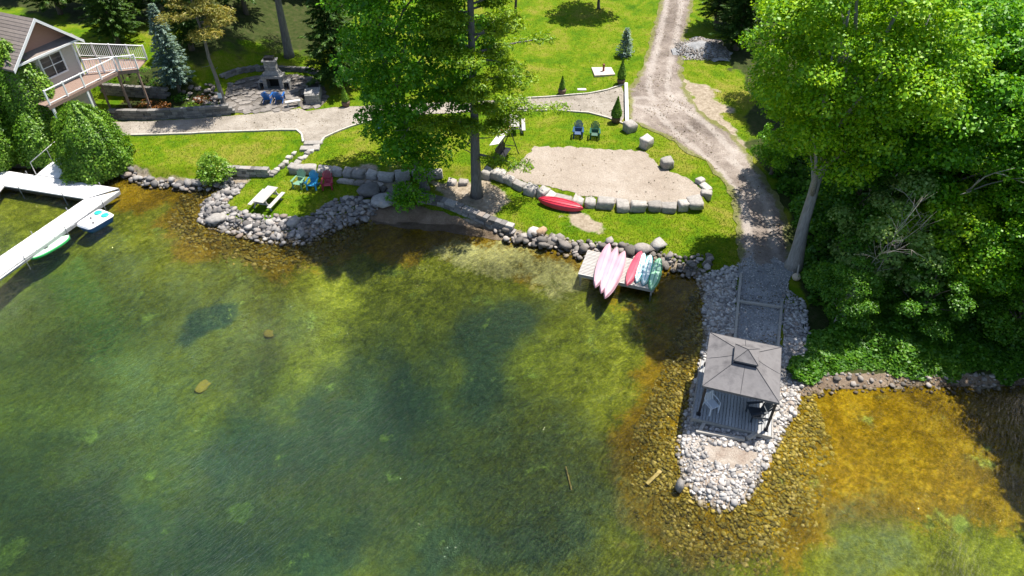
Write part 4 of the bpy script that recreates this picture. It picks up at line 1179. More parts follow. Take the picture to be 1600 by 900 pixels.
DARKM = pmat('black_metal', (.012, .012, .016), (.025, .025, .03), 6, .45)
CONC = pmat('concrete', (.40, .38, .355), (.52, .50, .47), 4, .9, .3)

_chair = {}
def adirondack(colour, label, px, py, face, group, z=None, scale=1.0):
    """face: heading the sitter looks at, 0 = towards the lake"""
    p = at(px, py) if z is None else G(px, py, z)
    m = CH[colour]
    if colour not in _chair:
        root = thing('garden_chair', label, 'chair', p, face, group)
        s = MB()
        for k in range(5):
            s.box((0, -.32 + k * .125, .36 - k * .03), (.54, .11, .022), rx=rad(14))
        s.build('seat', m, root)
        b = MB()
        for k in range(7):
            a = (k - 3) * .055; x = (k - 3) * .078
            top = 1.02 - abs(k - 3) ** 2 * .022
            lo = Vector((x * .8, .24, .24)); hi = Vector((x * 1.25, .24 + (top - .24) * .42, top))
            b.bar(lo, hi, .072, .022, up=(0, 1, .4))
        b.bar((-.27, .33, .50), (.27, .33, .50), .06, .03)
        b.build('backrest', m, root)
        for sx in (-1, 1):
            MB().hexa([(sx * .25, -.42, .555), (sx * .40, -.42, .555), (sx * .36, .34, .555), (sx * .27, .34, .555)],
                      [(sx * .25, -.42, .58), (sx * .40, -.42, .58), (sx * .36, .34, .58), (sx * .27, .34, .58)]).build('armrest', m, root)
            MB().bar((sx * .30, -.36, 0), (sx * .30, -.36, .555), .10, .025, up=(0, 1, 0)).build('leg', m, root)
            MB().bar((sx * .28, -.36, .34), (sx * .28, .52, .03), .025, .11).build('leg', m, root)
        root.scale = (scale,) * 3
        _chair[colour] = root
        return root
    o = copy_tree(_chair[colour]); o.location = p; o.rotation_euler = (0, 0, face)
    tag(o, label, 'chair', group)
    return o
near = 'chairs in a row facing the lake on the point'
adirondack('sage', 'sage green slatted garden chair, leftmost of three facing the lake', 469, 291, -.25, near)
adirondack('sky', 'sky blue slatted garden chair between the green and the red one', 490, 293, -.1, near)
adirondack('red', 'dark red slatted garden chair beside the sky blue one', 513, 293, .1, near)
adirondack('navy', 'navy slatted garden chair on the lawn above the sand court', 903, 213, -.1, 'chairs above the sand court')
adirondack('forest', 'dark green slatted garden chair on the lawn above the sand court', 929, 215, -.1, 'chairs above the sand court')
adirondack('blue', 'blue garden chair in front of the fireplace, left of two', 420, 158, 3.1, 'blue chairs at the fireplace')
adirondack('blue', 'blue garden chair in front of the fireplace, right of two', 438, 158, 3.2, 'blue chairs at the fireplace')
adirondack('blue', 'blue garden chair half hidden behind the broad leafy tree', 594, 203, .4, 'blue chairs at the fireplace')

_table = []
def picnic_table(label, px, py, rz):
    """long axis along local Y"""
    p = at(px, py)
    if _table:
        o = copy_tree(_table[0]); o.location = p; o.rotation_euler = (0, 0, rz); tag(o, label, 'picnic table'); return o
    root = thing('picnic_table', label, 'picnic table', p, rz)
    for k in range(5):
        MB().box(((k - 2) * .15, 0, .75), (.142, 1.85, .04)).build('plank', WEATHER, root, .004)
    for sx in (-1, 1):
        MB().box((sx * .68, 0, .44), (.26, 1.85, .04)).build('bench', WEATHER, root, .004)
    for sy in (-1, 1):
        f = MB(); y = sy * .62
        f.bar((-.28, y, .73), (-.62, y, 0), .09, .04, up=(0, 1, 0)); f.bar((.28, y, .73), (.62, y, 0), .09, .04, up=(0, 1, 0))
        f.bar((-.78, y + .045, .40), (.78, y + .045, .40), .04, .09); f.bar((-.36, y + .045, .70), (.36, y + .045, .70), .04, .07)
        f.build('trestle', WEATHER, root)
    _table.append(root)
    return root
picnic_table('weathered white picnic table on the lawn point by the lake', 419, 319, -.27)
picnic_table('weathered picnic table on the upper lawn right of the pine', 803, 203, .02)

# ------------------------------------------------------------------ kayaks
def plast(name, c, c2=None, rough=.35):
    return pmat(name, c, c2 or tuple(x * .85 for x in c), 1.0, rough, .05, 8, spec=.45, detail=1)
PINK = plast('faded_pink_plastic', (.47, .25, .31), (.54, .34, .39), .5)
REDP = plast('red_plastic', (.42, .012, .035), (.50, .03, .06), .4)
REDF = plast('faded_red_plastic', (.45, .05, .09), (.50, .10, .14), .45)
TEALW = plast('white_turquoise_plastic', (.66, .74, .74), (.60, .70, .71), .4); TEALR = plast('turquoise_plastic', (.04, .42, .46))
GREENW = plast('pale_green_plastic', (.36, .58, .42), (.30, .54, .36), .4); GREENR = plast('green_plastic', (.015, .30, .09))

def kayak(name, label, a, b, W, H, mat, group=None, roll=0.0, square=1.0, ridges=3, rmat=None, blunt=2.2):
    """upturned hull from point a to point b (the keel faces up)"""
    a = Vector(a); b = Vector(b); L = (b - a).length
    mid = (a + b) / 2; d = b - a
    root = thing(name, label, 'kayak', mid)
    root.rotation_euler = (roll, -math.asin(d.z / L), math.atan2(d.y, d.x))
    ns, nk = 25, 13
    V = []; F = []
    def ring(t):
        e = max(0.0, 1 - abs(t) ** blunt)
        w = W / 2 * e ** .75; h = H * (.35 + .65 * e ** .5)
        out = []
        for k in range(nk):
            s = -1 + 2 * k / (nk - 1)
            an = s * math.pi / 2
            y = w * math.copysign(abs(math.sin(an)) ** .85, an); z = h * max(0, math.cos(an)) ** .62 + (.02 * H if abs(s) < .05 else 0)
            z += .06 * abs(t) ** 3
            if k in (0, nk - 1): z = .05 * abs(t) ** 3
            out.append((t * L / 2, y, z))
        return out
    for i in range(ns): V += ring(-1 + 2 * i / (ns - 1))
    for i in range(ns - 1):
        for k in range(nk - 1):
            q = i * nk + k; F.append((q, q + 1, q + nk + 1, q + nk))
    me = np_mesh('hull', V, F, mat, True)
    h = link('hull', me, root)
    rm = MB()      # gunwale lip
    for sgn in (-1, 1):
        rm.tube([(t * L / 2, sgn * W / 2 * max(0, 1 - abs(t) ** blunt) ** .75, .012 + .05 * abs(t) ** 3) for t in np.linspace(-1, 1, 19)], .016, 5)
    rm.build('rim', rmat or mat, h, smooth=True)
    for k in range(ridges):
        s = 0 if ridges == 1 else (k / (ridges - 1) - .5) * 1.1
        pts = []
        for t in np.linspace(-.9, .9, 17):
            e = max(0.0, 1 - abs(t) ** blunt); w = W / 2 * e ** .75; hh = H * (.35 + .65 * e ** .5); an = s * math.pi / 2
            pts.append((t * L / 2, w * math.copysign(abs(math.sin(an)) ** .85, an) if an else 0, hh * math.cos(an) ** .62 + .06 * abs(t) ** 3 + .012))
        MB().tube(pts, [.006] + [.02] * 15 + [.006], 5).build('keel_strip', rmat or mat, h, smooth=True)
    return root
PZ = .50
PTL, PBL, PTR = G(922, 391, PZ), G(903, 428, PZ), G(1037, 414, PZ)
plat = thing('kayak_platform', 'grey slatted wooden platform at the shore under the upturned kayaks', 'platform', PBL)
ux = (PTR - PTL); PL = ux.length; ux.normalize(); uy = Vector((-ux.y, ux.x, 0)); PD = (PTL - PBL).dot(uy)
plat.rotation_euler = (0, 0, math.atan2(ux.y, ux.x))
sl = MB().box((PL / 2, 0, 0), (PL, .098, .03)).mesh('slat', WEATHER)
ns_ = int(PD / .125)
for k in range(ns_):
    link('slat', sl, plat, (0, .06 + k * PD / ns_, -.015))
for y in (.03, PD - .08): MB().box((PL / 2, y, -.12), (PL - .06, .05, .18)).build('beam', TIMBER, plat)
for k in range(4): MB().box((.05 + k * (PL - .1) / 3, PD / 2, -.115), (.045, PD - .2, .17)).build('joist', TIMBER, plat)
for x in (.15, PL * .5, PL - .15):
    MB().box((x, .1, -.5), (.09, .09, .9)).build('post', TIMBER, plat)
kz = PZ + .02
kg = 'upturned kayaks on the platform'
kayak('kayak', 'long faded pink upturned kayak, leftmost on the platform', G(952, 383, kz), G(930, 451, kz), .72, .30, PINK, kg)
kayak('kayak', 'long faded pink upturned kayak, middle of the three pink ones', G(964, 389, kz), G(939, 460, kz), .66, .30, PINK, kg)
kayak('kayak', 'long faded pink upturned kayak next to the red one', G(976, 395, kz), G(945, 468, kz), .70, .32, PINK, kg)
kayak('kayak', 'short red upturned kayak on the platform', G(1002, 395, kz), G(979, 448, kz), .64, .28, REDF, kg)
kayak('kayak', 'white and turquoise upturned kayak right beside the red one', G(1006, 398, kz), G(994, 443, kz), .56, .26, TEALW, kg, blunt=2.6, rmat=TEALR)
kayak('kayak', 'white and turquoise upturned kayak next to the green one', G(1016, 401, kz), G(1005, 447, kz), .56, .26, TEALW, kg, blunt=2.6, rmat=TEALR)
kayak('kayak', 'green and white upturned kayak at the right end of the platform', G(1030, 406, kz), G(1017, 455, kz), .64, .28, GREENW, kg, blunt=2.5, rmat=GREENR)
ka, kb = at(841, 317), at(911, 331)
kayak('kayak', 'bright red upturned kayak leaning on the boulders by the sand court', ka + Vector((0, 0, .2)), kb + Vector((0, 0, .12)), .85, .36, REDP, None, roll=.16, ridges=5)

# ------------------------------------------------------------------ floating dock at the left
DZ = .42
dock = thing('dock', 'long white floating dock with an L bend and side arms at the left', 'dock', G(100, 300, 0))
O = dock.location.copy()
def dock_panels(a, b, c, d, n, z=DZ):
    """quad a-b (one side) d-c (other side) cut into n panels along a->b"""
    a, b, c, d = [G(*p, z) for p in (a, b, c, d)]
    for i in range(n):
        t0, t1 = i / n + .0015, (i + 1) / n - .0015
        q = [a.lerp(b, t0), a.lerp(b, t1), d.lerp(c, t1), d.lerp(c, t0)]
        MB().prism([(p.x - O.x, p.y - O.y) for p in q], z - .09, z).build('deck_panel', WHITEW, dock, .008)
    for p, q in ((a, b), (d, c)):
        inn = ((a + b + c + d) / 4 - (p + q) / 2) * .03
        MB().bar(p + inn - O + Vector((0, 0, -.19)), q + inn - O + Vector((0, 0, -.19)), .05, .18).build('fascia', DARKM if p is a else pmat('galvanised', (.35, .35, .36), (.48, .48, .49), 5, .5, metallic=.6), dock)
        L = (q - p).length
        k = max(2, int(L / 2.6))
        for i in range(k):
            w = p.lerp(q, (i + .5) / k)
            MB().tube([w - O + Vector((0, 0, -.8)), w - O + Vector((0, 0, .22))], .028, 8).build('post', pmat('galvanised', (.35, .35, .36)), dock)
dock_panels((-110, 475), (131, 311.5), (187, 297.5), (-72, 482), 9)
dock_panels((-70, 278), (133, 310.5), (186, 294), (-40, 259), 7)
dock_panels((-60, 340), (-2, 300), (8, 288), (-70, 300), 2)
bz = DZ - .14
MB().tube([G(186, 301, bz) - O, G(90, 369, bz) - O, G(-20, 450, bz) - O], .045, 8).build('bumper_pipe', WHITEW, dock)
# gangway with a handrail on its left side
gw = thing('gangway', 'white sloping gangway with a handrail from the dock up to the shore', 'gangway', G(75, 275, DZ))
O2 = gw.location.copy()
ga, gb_, gc, gd = G(57, 273, DZ + .03), G(106, 231, 1.25), G(124, 240, 1.25), G(91, 278, DZ + .03)
for i in range(5):
    t0, t1 = i / 5 + .002, (i + 1) / 5 - .002
    q = [ga.lerp(gb_, t0), ga.lerp(gb_, t1), gd.lerp(gc, t1), gd.lerp(gc, t0)]
    MB().hexa([p - O2 - Vector((0, 0, .08)) for p in q], [p - O2 for p in q]).build('deck_panel', WHITEW, gw)
up = Vector((0, 0, .95))
MB().tube([ga - O2, ga + up - O2, gb_ + up - O2, gb_ - O2], .03, 8).build('handrail', WHITEW, gw, smooth=True)
MB().tube([ga.lerp(gb_, .5) - O2, ga.lerp(gb_, .5) + up - O2], .02, 6).build('rail_post', WHITEW, gw)
for p, q in ((ga, gb_), (gd, gc)):
    MB().bar(p - O2 - Vector((0, 0, .14)), q - O2 - Vector((0, 0, .14)), .05, .12).build('side_beam', DARKM, gw)

# pedal boat and paddle board moored at the dock arm
BLUEH = plast('blue_hull', (.01, .10, .36)); WHITEP = plast('white_plastic', (.74, .74, .76), (.80, .80, .82), .3); TEALP = plast('teal_plastic', (.03, .42, .36))
q = [G(117, 350, .42), G(139, 357, .42), G(179, 334, .42), G(155, 325, .42)]
pb = thing('pedal_boat', 'small white boat with blue hull moored at the dock arm', 'boat', (q[0] + q[2]) / 2 - Vector((0, 0, .42)))
O3 = pb.location.copy()
def rounded(q, k=.18, n=4):
    out = []
    for i in range(len(q)):
        a, b, c = Vector(q[i - 1]), Vector(q[i]), Vector(q[(i + 1) % len(q)])
        p0 = b.lerp(a, k); p1 = b.lerp(c, k)
        for j in range(n + 1):
            t = j / n; out.append(p0 * (1 - t) ** 2 + b * 2 * t * (1 - t) + p1 * t * t)
    return out
qq = [p - O3 for p in rounded(q)]
cen = sum(qq, Vector()) / len(qq)
MB().hexa([Vector((*(cen + (p - cen) * .86).xy, -.10)) for p in qq], [Vector((*p.xy, .30)) for p in qq]).build('hull', BLUEH, pb, smooth=False)
MB().hexa([Vector((*(cen + (p - cen) * 1.02).xy, .303)) for p in qq], [Vector((*(cen + (p - cen) * .95).xy, .42)) for p in qq]).build('deck', WHITEP, pb)
for fx, fy, mm, nm in ((.78, .28, TEALP, 'seat'), (.78, .74, TEALP, 'seat')):
    p = (q[0].lerp(q[3], fx)).lerp(q[1].lerp(q[2], fx), fy) - O3
    MB().lathe([(.22, 0), (.24, .04), (.20, .07), (.10, .05)], (p.x, p.y, .42), 14).build(nm, mm, pb, smooth=True)
for fx, fy in ((.28, .8), (.45, .35)):
    p = (q[0].lerp(q[3], fx)).lerp(q[1].lerp(q[2], fx), fy) - O3
    MB().lathe([(.06, 0), (.07, .03), (.03, .10)], (p.x, p.y, .42), 10).build('cleat', DARKM, pb)
MB().tube([q[0] - O3, (q[0] - O3) + Vector((-.6, -.35, -.3)), (q[0] - O3) + Vector((-1.3, .2, .0))], .015, 5).build('mooring_rope', WHITEP, pb)
MINT = plast('mint_foam', (.42, .72, .46), (.62, .80, .62), .4); LIME = plast('green_foam', (.05, .45, .12))
sa, sb = G(46, 403, .16), G(108, 367, .16)
sp = thing('paddle_board', 'pale green paddle board floating beside the dock arm', 'paddle board', (sa + sb) / 2 - Vector((0, 0, .16)))
sd_ = sb - sa; sp.rotation_euler = (0, 0, math.atan2(sd_.y, sd_.x)); SL = sd_.length
def board(w): return [(t * SL / 2, sg * w / 2 * max(0, 1 - abs(t) ** 2.6) ** .6) for sg, ts in ((-1, np.linspace(-1, 1, 20)), (1, np.linspace(.97, -.97, 19))) for t in ts]
MB().prism(board(.86), .02, .12).build('rail', LIME, sp); MB().prism([(x * .975, y * .88) for x, y in board(.86)], .124, .155).build('deck', MINT, sp)
MB().box((-.2, 0, .17), (.25, .05, .03)).build('handle', DARKM, sp)

# ------------------------------------------------------------------ gazebo deck on the spit
GZ = .62
FL, FR = G(1082, 653, GZ), G(1205, 682, GZ)
gdx = (FR - FL); GW = gdx.length; ga_ = math.atan2(gdx.y, gdx.x)
GD = 3.75
deck = thing('gazebo_deck', 'grey plank deck under the gazebo at the end of the spit', 'deck', FL, ga_)
n = 24
pl_ = MB().box((0, GD / 2, -.02), (GW / n - .022, GD, .04)).mesh('plank', DECKW)
for k in range(n): link('plank', pl_, deck, (GW / n * (k + .5), 0, 0))
MB().box((GW / 2, -.03, -.06), (GW + .08, .05, .19)).build('fascia', TIMBER, deck)
MB().box((-.03, GD / 2 + .02, -.075), (.05, GD, .19)).build('fascia', TIMBER, deck)
MB().box((GW + .03, GD / 2 + .02, -.075), (.05, GD, .19)).build('fascia', TIMBER, deck)
for x in (.25, GW / 2, GW - .25):
    for y in (.35, GD - .3): MB().box((x, y, -.36), (.16, .16, .62)).build('post', TIMBER, deck)
ROOFM = pmat('grey_canvas', (.085, .081, .086), (.155, .148, .152), 1.1, .85, .4, 5, c3=(.12, .114, .118))
SEAM = pmat('dark_seam', (.05, .05, .058)); VOID = pmat('dark_void', (.012, .014, .03), (.02, .022, .04), 8, .8)  # near-black fill paints the dark inside the vent gap and log boxes
gz = thing('gazebo', 'grey two tiered canvas gazebo with dark posts over the lake deck', 'gazebo', FL, ga_)
ez, tz = 2.02, 2.62
ins = .24
for x in (ins, GW - ins):
    for y in (ins + .05, GD - ins):
        p = MB(); p.box((x, y, ez / 2), (.10, .10, ez)); p.box((x, y, .03), (.18, .18, .055)); p.build('post', DARKM, gz)
MB().box((GW / 2, ins + .05, ez - .06), (GW - .4, .05, .08)).build('beam', DARKM, gz)
MB().box((GW / 2, GD - ins, ez - .06), (GW - .4, .05, .08)).build('beam', DARKM, gz)
MB().box((ins, GD / 2, ez - .06), (.05, GD - .5, .08)).build('beam', DARKM, gz)
MB().box((GW - ins, GD / 2, ez - .06), (.05, GD - .5, .08)).build('beam', DARKM, gz)
cx_, cy_ = GW / 2 - .04, GD / 2 - .02
ov = .03; hw, hd = GW / 2 - .11, (GD - .1) / 2 - .10
ho = .50
outer = [(-hw, -hd), (hw, -hd), (hw, hd), (-hw, hd)]; inner = [(-ho, -ho), (ho, -ho), (ho, ho), (-ho, ho)]
rf = thing('roof', '', '', (0, 0, 0)) if False else None
def slab(pts, th):
    return MB().hexa([Vector(p) - Vector((0, 0, th)) for p in pts], [Vector(p) for p in pts])
def panel(o1, o2, i1, i2, z0, z1, sag):
    """one canvas face, sagging a little between its edges"""
    V = []; F = []; m = 9
    for a in range(m):
        s = a / (m - 1)
        for b in range(m):
            t = b / (m - 1)
            o = Vector(o1).lerp(Vector(o2), t); i = Vector(i1).lerp(Vector(i2), t)
            p = o.lerp(i, s)
            V.append((cx_ + p.x, cy_ + p.y, z0 + (z1 - z0) * s - sag * math.sin(math.pi * t) * math.sin(math.pi * min(1, s * .9 + .1))))
    for a in range(m - 1):
        for b in range(m - 1): F.append((a * m + b, a * m + b + 1, (a + 1) * m + b + 1, (a + 1) * m + b))
    return V, F
for k in range(4):
    V, F = panel(outer[k], outer[(k + 1) % 4], inner[k], inner[(k + 1) % 4], ez + .06, tz, .035)
    po = link('roof_panel', np_mesh('roof_panel', V, F, ROOFM, True), gz)
    a = Vector((cx_ + outer[k][0], cy_ + outer[k][1], ez + .06)); b = Vector((cx_ + inner[k][0], cy_ + inner[k][1], tz + .008))
    MB().tube([a, b], .016, 6).build('hip_seam', SEAM, po)
    o = (Vector(outer[k]) + Vector(outer[(k + 1) % 4])) / 2; i = (Vector(inner[k]) + Vector(inner[(k + 1) % 4])) / 2
    MB().tube([(cx_ + o.x, cy_ + o.y, ez + .045), (cx_ + (o.x + i.x) / 2, cy_ + (o.y + i.y) / 2, (ez + .06 + tz) / 2 - .03), (cx_ + i.x, cy_ + i.y, tz)], .011, 6).build('panel_seam', SEAM, po)
    MB().bar(a - Vector((0, 0, .06)), Vector((cx_ + outer[(k + 1) % 4][0], cy_ + outer[(k + 1) % 4][1], ez)), .012, .13).build('valance', ROOFM, po)
MB().hexa([(cx_ + x * .96, cy_ + y * .96, tz - .1) for x, y in inner], [(cx_ + x * .96, cy_ + y * .96, tz + .16) for x, y in inner]).build('vent_dark_fill', VOID, gz)
co_ = [(x * 1.04, y * 1.04) for x, y in inner]
for k in range(4):
    a, b = co_[k], co_[(k + 1) % 4]
    V, F = panel(a, b, (0, 0), (0, 0), tz + .20, tz + .52, .01)
    po = link('cap_panel', np_mesh('cap_panel', V, F, ROOFM, True), gz)
    MB().tube([(cx_ + a[0], cy_ + a[1], tz + .205), (cx_, cy_, tz + .525)], .014, 6).build('cap_seam', SEAM, po)
    MB().bar((cx_ + a[0], cy_ + a[1], tz + .17), (cx_ + b[0], cy_ + b[1], tz + .17), .012, .08).build('cap_valance', ROOFM, po)

pc = thing('plastic_chair', 'white plastic armchair at the left of the gazebo deck', 'chair', G(1110, 641, GZ + .005), ga_ + .75)
WP = plast('white_resin', (.60, .62, .66), (.68, .70, .74), .45)
MB().box((0, 0, .42), (.50, .48, .035)).build('seat', WP, pc, .01)
bk = MB()
for k in range(5): bk.bar(((k - 2) * .1, .24, .43), ((k - 2) * .105, .36, .86), .065, .02, up=(0, 1, 0))
bk.bar((-.25, .365, .87), (.25, .365, .87), .03, .05); bk.build('backrest', WP, pc)
for sx in (-1, 1):
    MB().tube([(sx * .27, -.24, .0), (sx * .26, -.22, .62), (sx * .27, .05, .66), (sx * .25, .30, .68)], [.022, .022, .03, .026], 6).build('armrest', WP, pc)
    MB().tube([(sx * .26, .34, 0), (sx * .23, .24, .44)], .024, 6).build('leg', WP, pc)
    MB().tube([(sx * .24, -.26, 0), (sx * .22, -.22, .42)], .024, 6).build('leg', WP, pc)
adirondack('grey', 'dark garden chair at the right of the gazebo deck', 1181, 650, ga_ - 1.15, None, GZ + .005)

# timbers on the spit
def timber(name, label, cat, a, b, w, h, mat=TIMBER, group=None):
    a = Vector(a); b = Vector(b); o = MB().bar(Vector(), b - a, w, h).build(name, mat, None, .008, loc=a)
    return tag(o, label, cat, group)
def on(px, py, dz): p = at(px, py); return p + Vector((0, 0, dz))
tg = 'timbers framing the path to the gazebo'
timber('timber', 'long timber along the left side of the grey gravel path', 'timber', on(1157, 430, .1), on(1146, 548, .1), .13, .16, group=tg)
timber('timber', 'long timber along the right side of the grey gravel path', 'timber', on(1221, 474, .1), on(1214, 552, .1), .13, .16, group=tg)
timber('timber', 'crosswise timber lying over the grey gravel path', 'timber', on(1152, 474, .16), on(1221, 484, .16), .13, .14, group=tg)
timber('timber', 'long loose timber on the stones in front of the gazebo deck', 'timber', on(1086, 678, .2), on(1162, 691, .2), .14, .14)
timber('timber', 'short timber lying under the left front of the gazebo deck', 'timber', on(1102, 660, .15), on(1092, 678, .2), .16, .14)
timber('timber', 'broken end of a timber at the right front of the gazebo deck', 'timber', on(1166, 690, .2), on(1183, 680, .2), .16, .2)
YW = pmat('wet_plank', (.24, .17, .035), (.34, .26, .08), 5, .6, .3, 12, (1, 8, 8))
p1, p2 = at(1010, 759), at(1032, 738)
timber('plank', 'yellowish plank lying in the shallow water left of the spit', 'plank', p1 + Vector((0, 0, .12)), p2 + Vector((0, 0, .12)), .16, .06, YW)
p1, p2 = at(884, 731), at(893, 768)
timber('pole', 'thin sunken pole on the lake bed in the open water', 'pole', p1 + Vector((0, 0, .1)), p2 + Vector((0, 0, .1)), .06, .05, YW)
fl = thing('float', 'round beige float on a short pole at the foot of the maple', 'float', at(1243, 437))
MB().lathe([(.02, .0), (.17, .04), (.24, .16), (.24, .26), (.16, .38), (.03, .42)], (0, 0, 0), 16).build('ball', pmat('beige_foam', (.42, .34, .25), (.52, .43, .33), 6, .8), fl, smooth=True)
MB().tube([(0, 0, .38), (.1, .35, .8)], .05, 8).build('pole', TIMBER, fl)

# ------------------------------------------------------------------ fireplace patio
fp = at(432, 141)
fire = thing('outdoor_fireplace', 'grey stone outdoor fireplace with chimney and log boxes on the patio', 'fireplace', fp, 0)
FS = stone_mat('fireplace_stone', [(0, (.24, .235, .23)), (1, (.33, .32, .31))])
def wall_blocks(parent, x0, x1, y0, y1, z0, z1, bl, bh, mat, seed):
    r = random.Random(seed); z = z0; k = 0
    while z < z1 - .02:
        h = min(bh, z1 - z); x = x0
        while x < x1 - .02:
            w = min(bl * r.uniform(.7, 1.3), x1 - x)
            if x1 - x - w < .12: w = x1 - x
            MB().box(((2 * x + w) / 2, (y0 + y1) / 2 + r.uniform(-.012, .012), z + h / 2), (w - .012, y1 - y0, h - .012)).build('block', mat, parent, .012)
            x += w
        z += h; k += 1
MB().box((0, -.25, .12), (1.9, 1.3, .26)).build('hearth', FS, fire, .02)
for sx in (-1, 1):
    wall_blocks(fire, min(sx * .48, sx * .80), max(sx * .48, sx * .80), -.45, .35, .25, 1.15, .32, .225, FS, 5 + sx)
    b = MB(); b.box((sx * 1.02, 0, .06), (.42, .6, .12)); b.box((sx * 1.19, 0, .44), (.08, .6, .64)); b.box((sx * 1.02, 0, .80), (.46, .66, .08)); b.build('log_box', FS, fire, .012)
    MB().box((sx * 1.0, .27, .44), (.36, .05, .64)).build('box_dark_fill', VOID, fire)
    lg = MB()
    for q_ in range(4): lg.tube([(sx * 1.0 - .12 + .08 * q_, -.25, .17 + .07 * (q_ % 2)), (sx * 1.0 - .12 + .08 * q_, .2, .17 + .07 * (q_ % 2))], .045, 7)
    lg.build('firewood', pmat('firewood', (.25, .17, .10), (.36, .26, .16), 6, .9), fire)
MB().box((0, .30, .70), (.96, .09, .9)).build('fire_back', pmat('soot', (.012, .011, .010)), fire)
MB().box((0, -.05, 1.27), (1.72, .92, .2)).build('lintel', FS, fire, .02)
MB().box((0, .0, 1.55), (1.35, .72, .34), taper=.74).build('smoke_chamber', FS, fire, .02)
wall_blocks(fire, -.46, .46, -.28, .28, 1.72, 2.45, .3, .245, FS, 9)
MB().box((0, 0, 2.52), (1.12, .76, .12)).build('chimney_crown', FS, fire, .02)
MB().box((0, 0, 2.70), (.72, .5, .22)).build('flue_cap', DARKM, fire)
gp = at(490, 163)
gr = thing('grill_counter', 'grey block grill counter at the right end of the patio', 'grill counter', gp, .12)
wall_blocks(gr, -.55, .55, -.15, .85, 0, .84, .36, .21, FS, 14)
wall_blocks(gr, -.55, .55, .87, 1.75, 0, .84, .36, .21, FS, 15)
MB().box((0, .55, .875), (1.18, 1.1, .06)).build('worktop', FS, gr, .01)
MB().box((0, 1.42, .90), (.8, .6, .12)).build('grill', DARKM, gr, .02)
be = thing('garden_bench', 'small white stone bench on the patio by the blue chairs', 'bench', at(459, 166), .35)
MB().box((0, 0, .42), (1.15, .36, .07)).build('seat', CONC, be, .01)
for sx in (-1, 1): MB().box((sx * .4, 0, .19), (.12, .3, .40)).build('leg', CONC, be, .01)
r_ = random.Random(4)
flag = pmat('flagstone', (.14, .128, .117), (.22, .20, .185), 3, .9, .4, per_obj=.2)  # stones darkened too, with the tree shade painted into them
fl_x, fl_y = scatter(np.array(PATIO), .62, 77)
pt = bpy.data.objects['patio']
fm = [MB().prism([(.33 * math.cos(a + r_.uniform(-.2, .2)) * r_.uniform(.8, 1.1), .33 * math.sin(a) * r_.uniform(.8, 1.1)) for a in np.linspace(0, 6.283, 7)[:-1]], 0, .03).mesh('flagstone', flag) for _ in range(6)]
for x, y in zip(fl_x, fl_y):
    o = link('flagstone', fm[r_.randrange(6)], pt, (x, y, float(hat(x, y)) + .03)); o.rotation_euler = (0, 0, r_.uniform(0, 6.28))

# ------------------------------------------------------------------ path edging, white timber, steps, well slab
def edging(label, pts, w, h, mat, dz=.05):
    P = [at(*p) for p in pts]; root = P[0]
    Q = []
    for a, b in zip(P, P[1:]):
        k = max(1, int((b - a).length / .5))
        for i in range(k):
            q = a.lerp(b, i / k); q.z = float(hat(q.x, q.y)); Q.append(q)
    Q.append(P[-1])
    t = thing('path_edging', label, 'edging', root, 0)
    st = max(2, 4)
    for i in range(0, len(Q) - 1, st):
        mb = MB()
        for a, b in zip(Q[i:i + st], Q[i + 1:i + st + 1]):
            e = (b - a).normalized() * .01
            mb.bar(a + e - root + Vector((0, 0, dz)), b - e - root + Vector((0, 0, dz)), w, h)
        mb.build('edge_board', mat, t)
    return t
EDGE = pmat('pale_edging', (.36, .335, .295), (.46, .43, .385), 4, .9, .3)
edging('pale edging along the lake side of the path left of the steps', [(205, 212), (300, 209.5), (380, 206), (440, 204), (464, 204), (472, 211), (474, 223)], .14, .14, EDGE)
edging('pale edging along the lake side of the path between the steps and the leafy tree', [(501, 224), (507, 216), (522, 209), (547, 199), (600, 183.5), (650, 180)], .12, .14, EDGE)
edging('pale edging along the far side of the path near the drive', [(780, 156), (860, 152), (920, 147), (950, 141), (974, 133)], .12, .12, EDGE)
edging('pale edging along the lake side of the path near the drive', [(780, 175), (870, 173), (920, 177), (950, 185), (974, 194)], .12, .12, EDGE)
a, b = at(978, 133), at(979.5, 194)
tag(MB().bar(Vector((0, 0, .13)), b - a + Vector((0, 0, .13)), .26, .2).build('timber', WHITEW, None, .02, loc=a), 'white timber lying across the end of the gravel path at the drive', 'timber')
st = thing('stone_steps', 'broad pale stone steps between the path and the grass ramp', 'steps', at(485, 232), .03)
MB().box((0, -.1, .05), (1.35, .55, .2)).build('step', S_BOULDER, st, .03)
MB().box((.05, .55, .10), (1.15, .5, .2)).build('step', S_BOULDER, st, .03)
ws = [at(924, 107), at(955, 106), at(961, 118), at(929, 121)]
wc = sum(ws, Vector()) / 4
wl = thing('well_slab', 'square concrete slab with a brown post on the far lawn', 'slab', wc)
for k in range(2):
    a0, a1 = (0, .49) if k == 0 else (.51, 1)
    qd = [ws[0].lerp(ws[3], a0), ws[1].lerp(ws[2], a0), ws[1].lerp(ws[2], a1), ws[0].lerp(ws[3], a1)]
    MB().prism([(p.x - wc.x, p.y - wc.y) for p in qd], -.05, .12).build('slab_half', pmat('pinkish_concrete', (.46, .38, .33), (.56, .48, .43), 3, .9, .3), wl, .01)
MB().lathe([(.09, .1), (.09, .62), (.11, .62), (.11, .70), (.03, .74)], (0.02, 0, 0), 12).build('post', pmat('brown_pipe', (.16, .05, .03), (.22, .08, .05), 5, .6), wl)
tag(MB().box((0, 0, .02), (.7, .35, .05)).build('stepping_stone', CONC, None, .01, loc=at(909, 140)), 'small flat stone in the far lawn beside a potted cedar', 'stone')

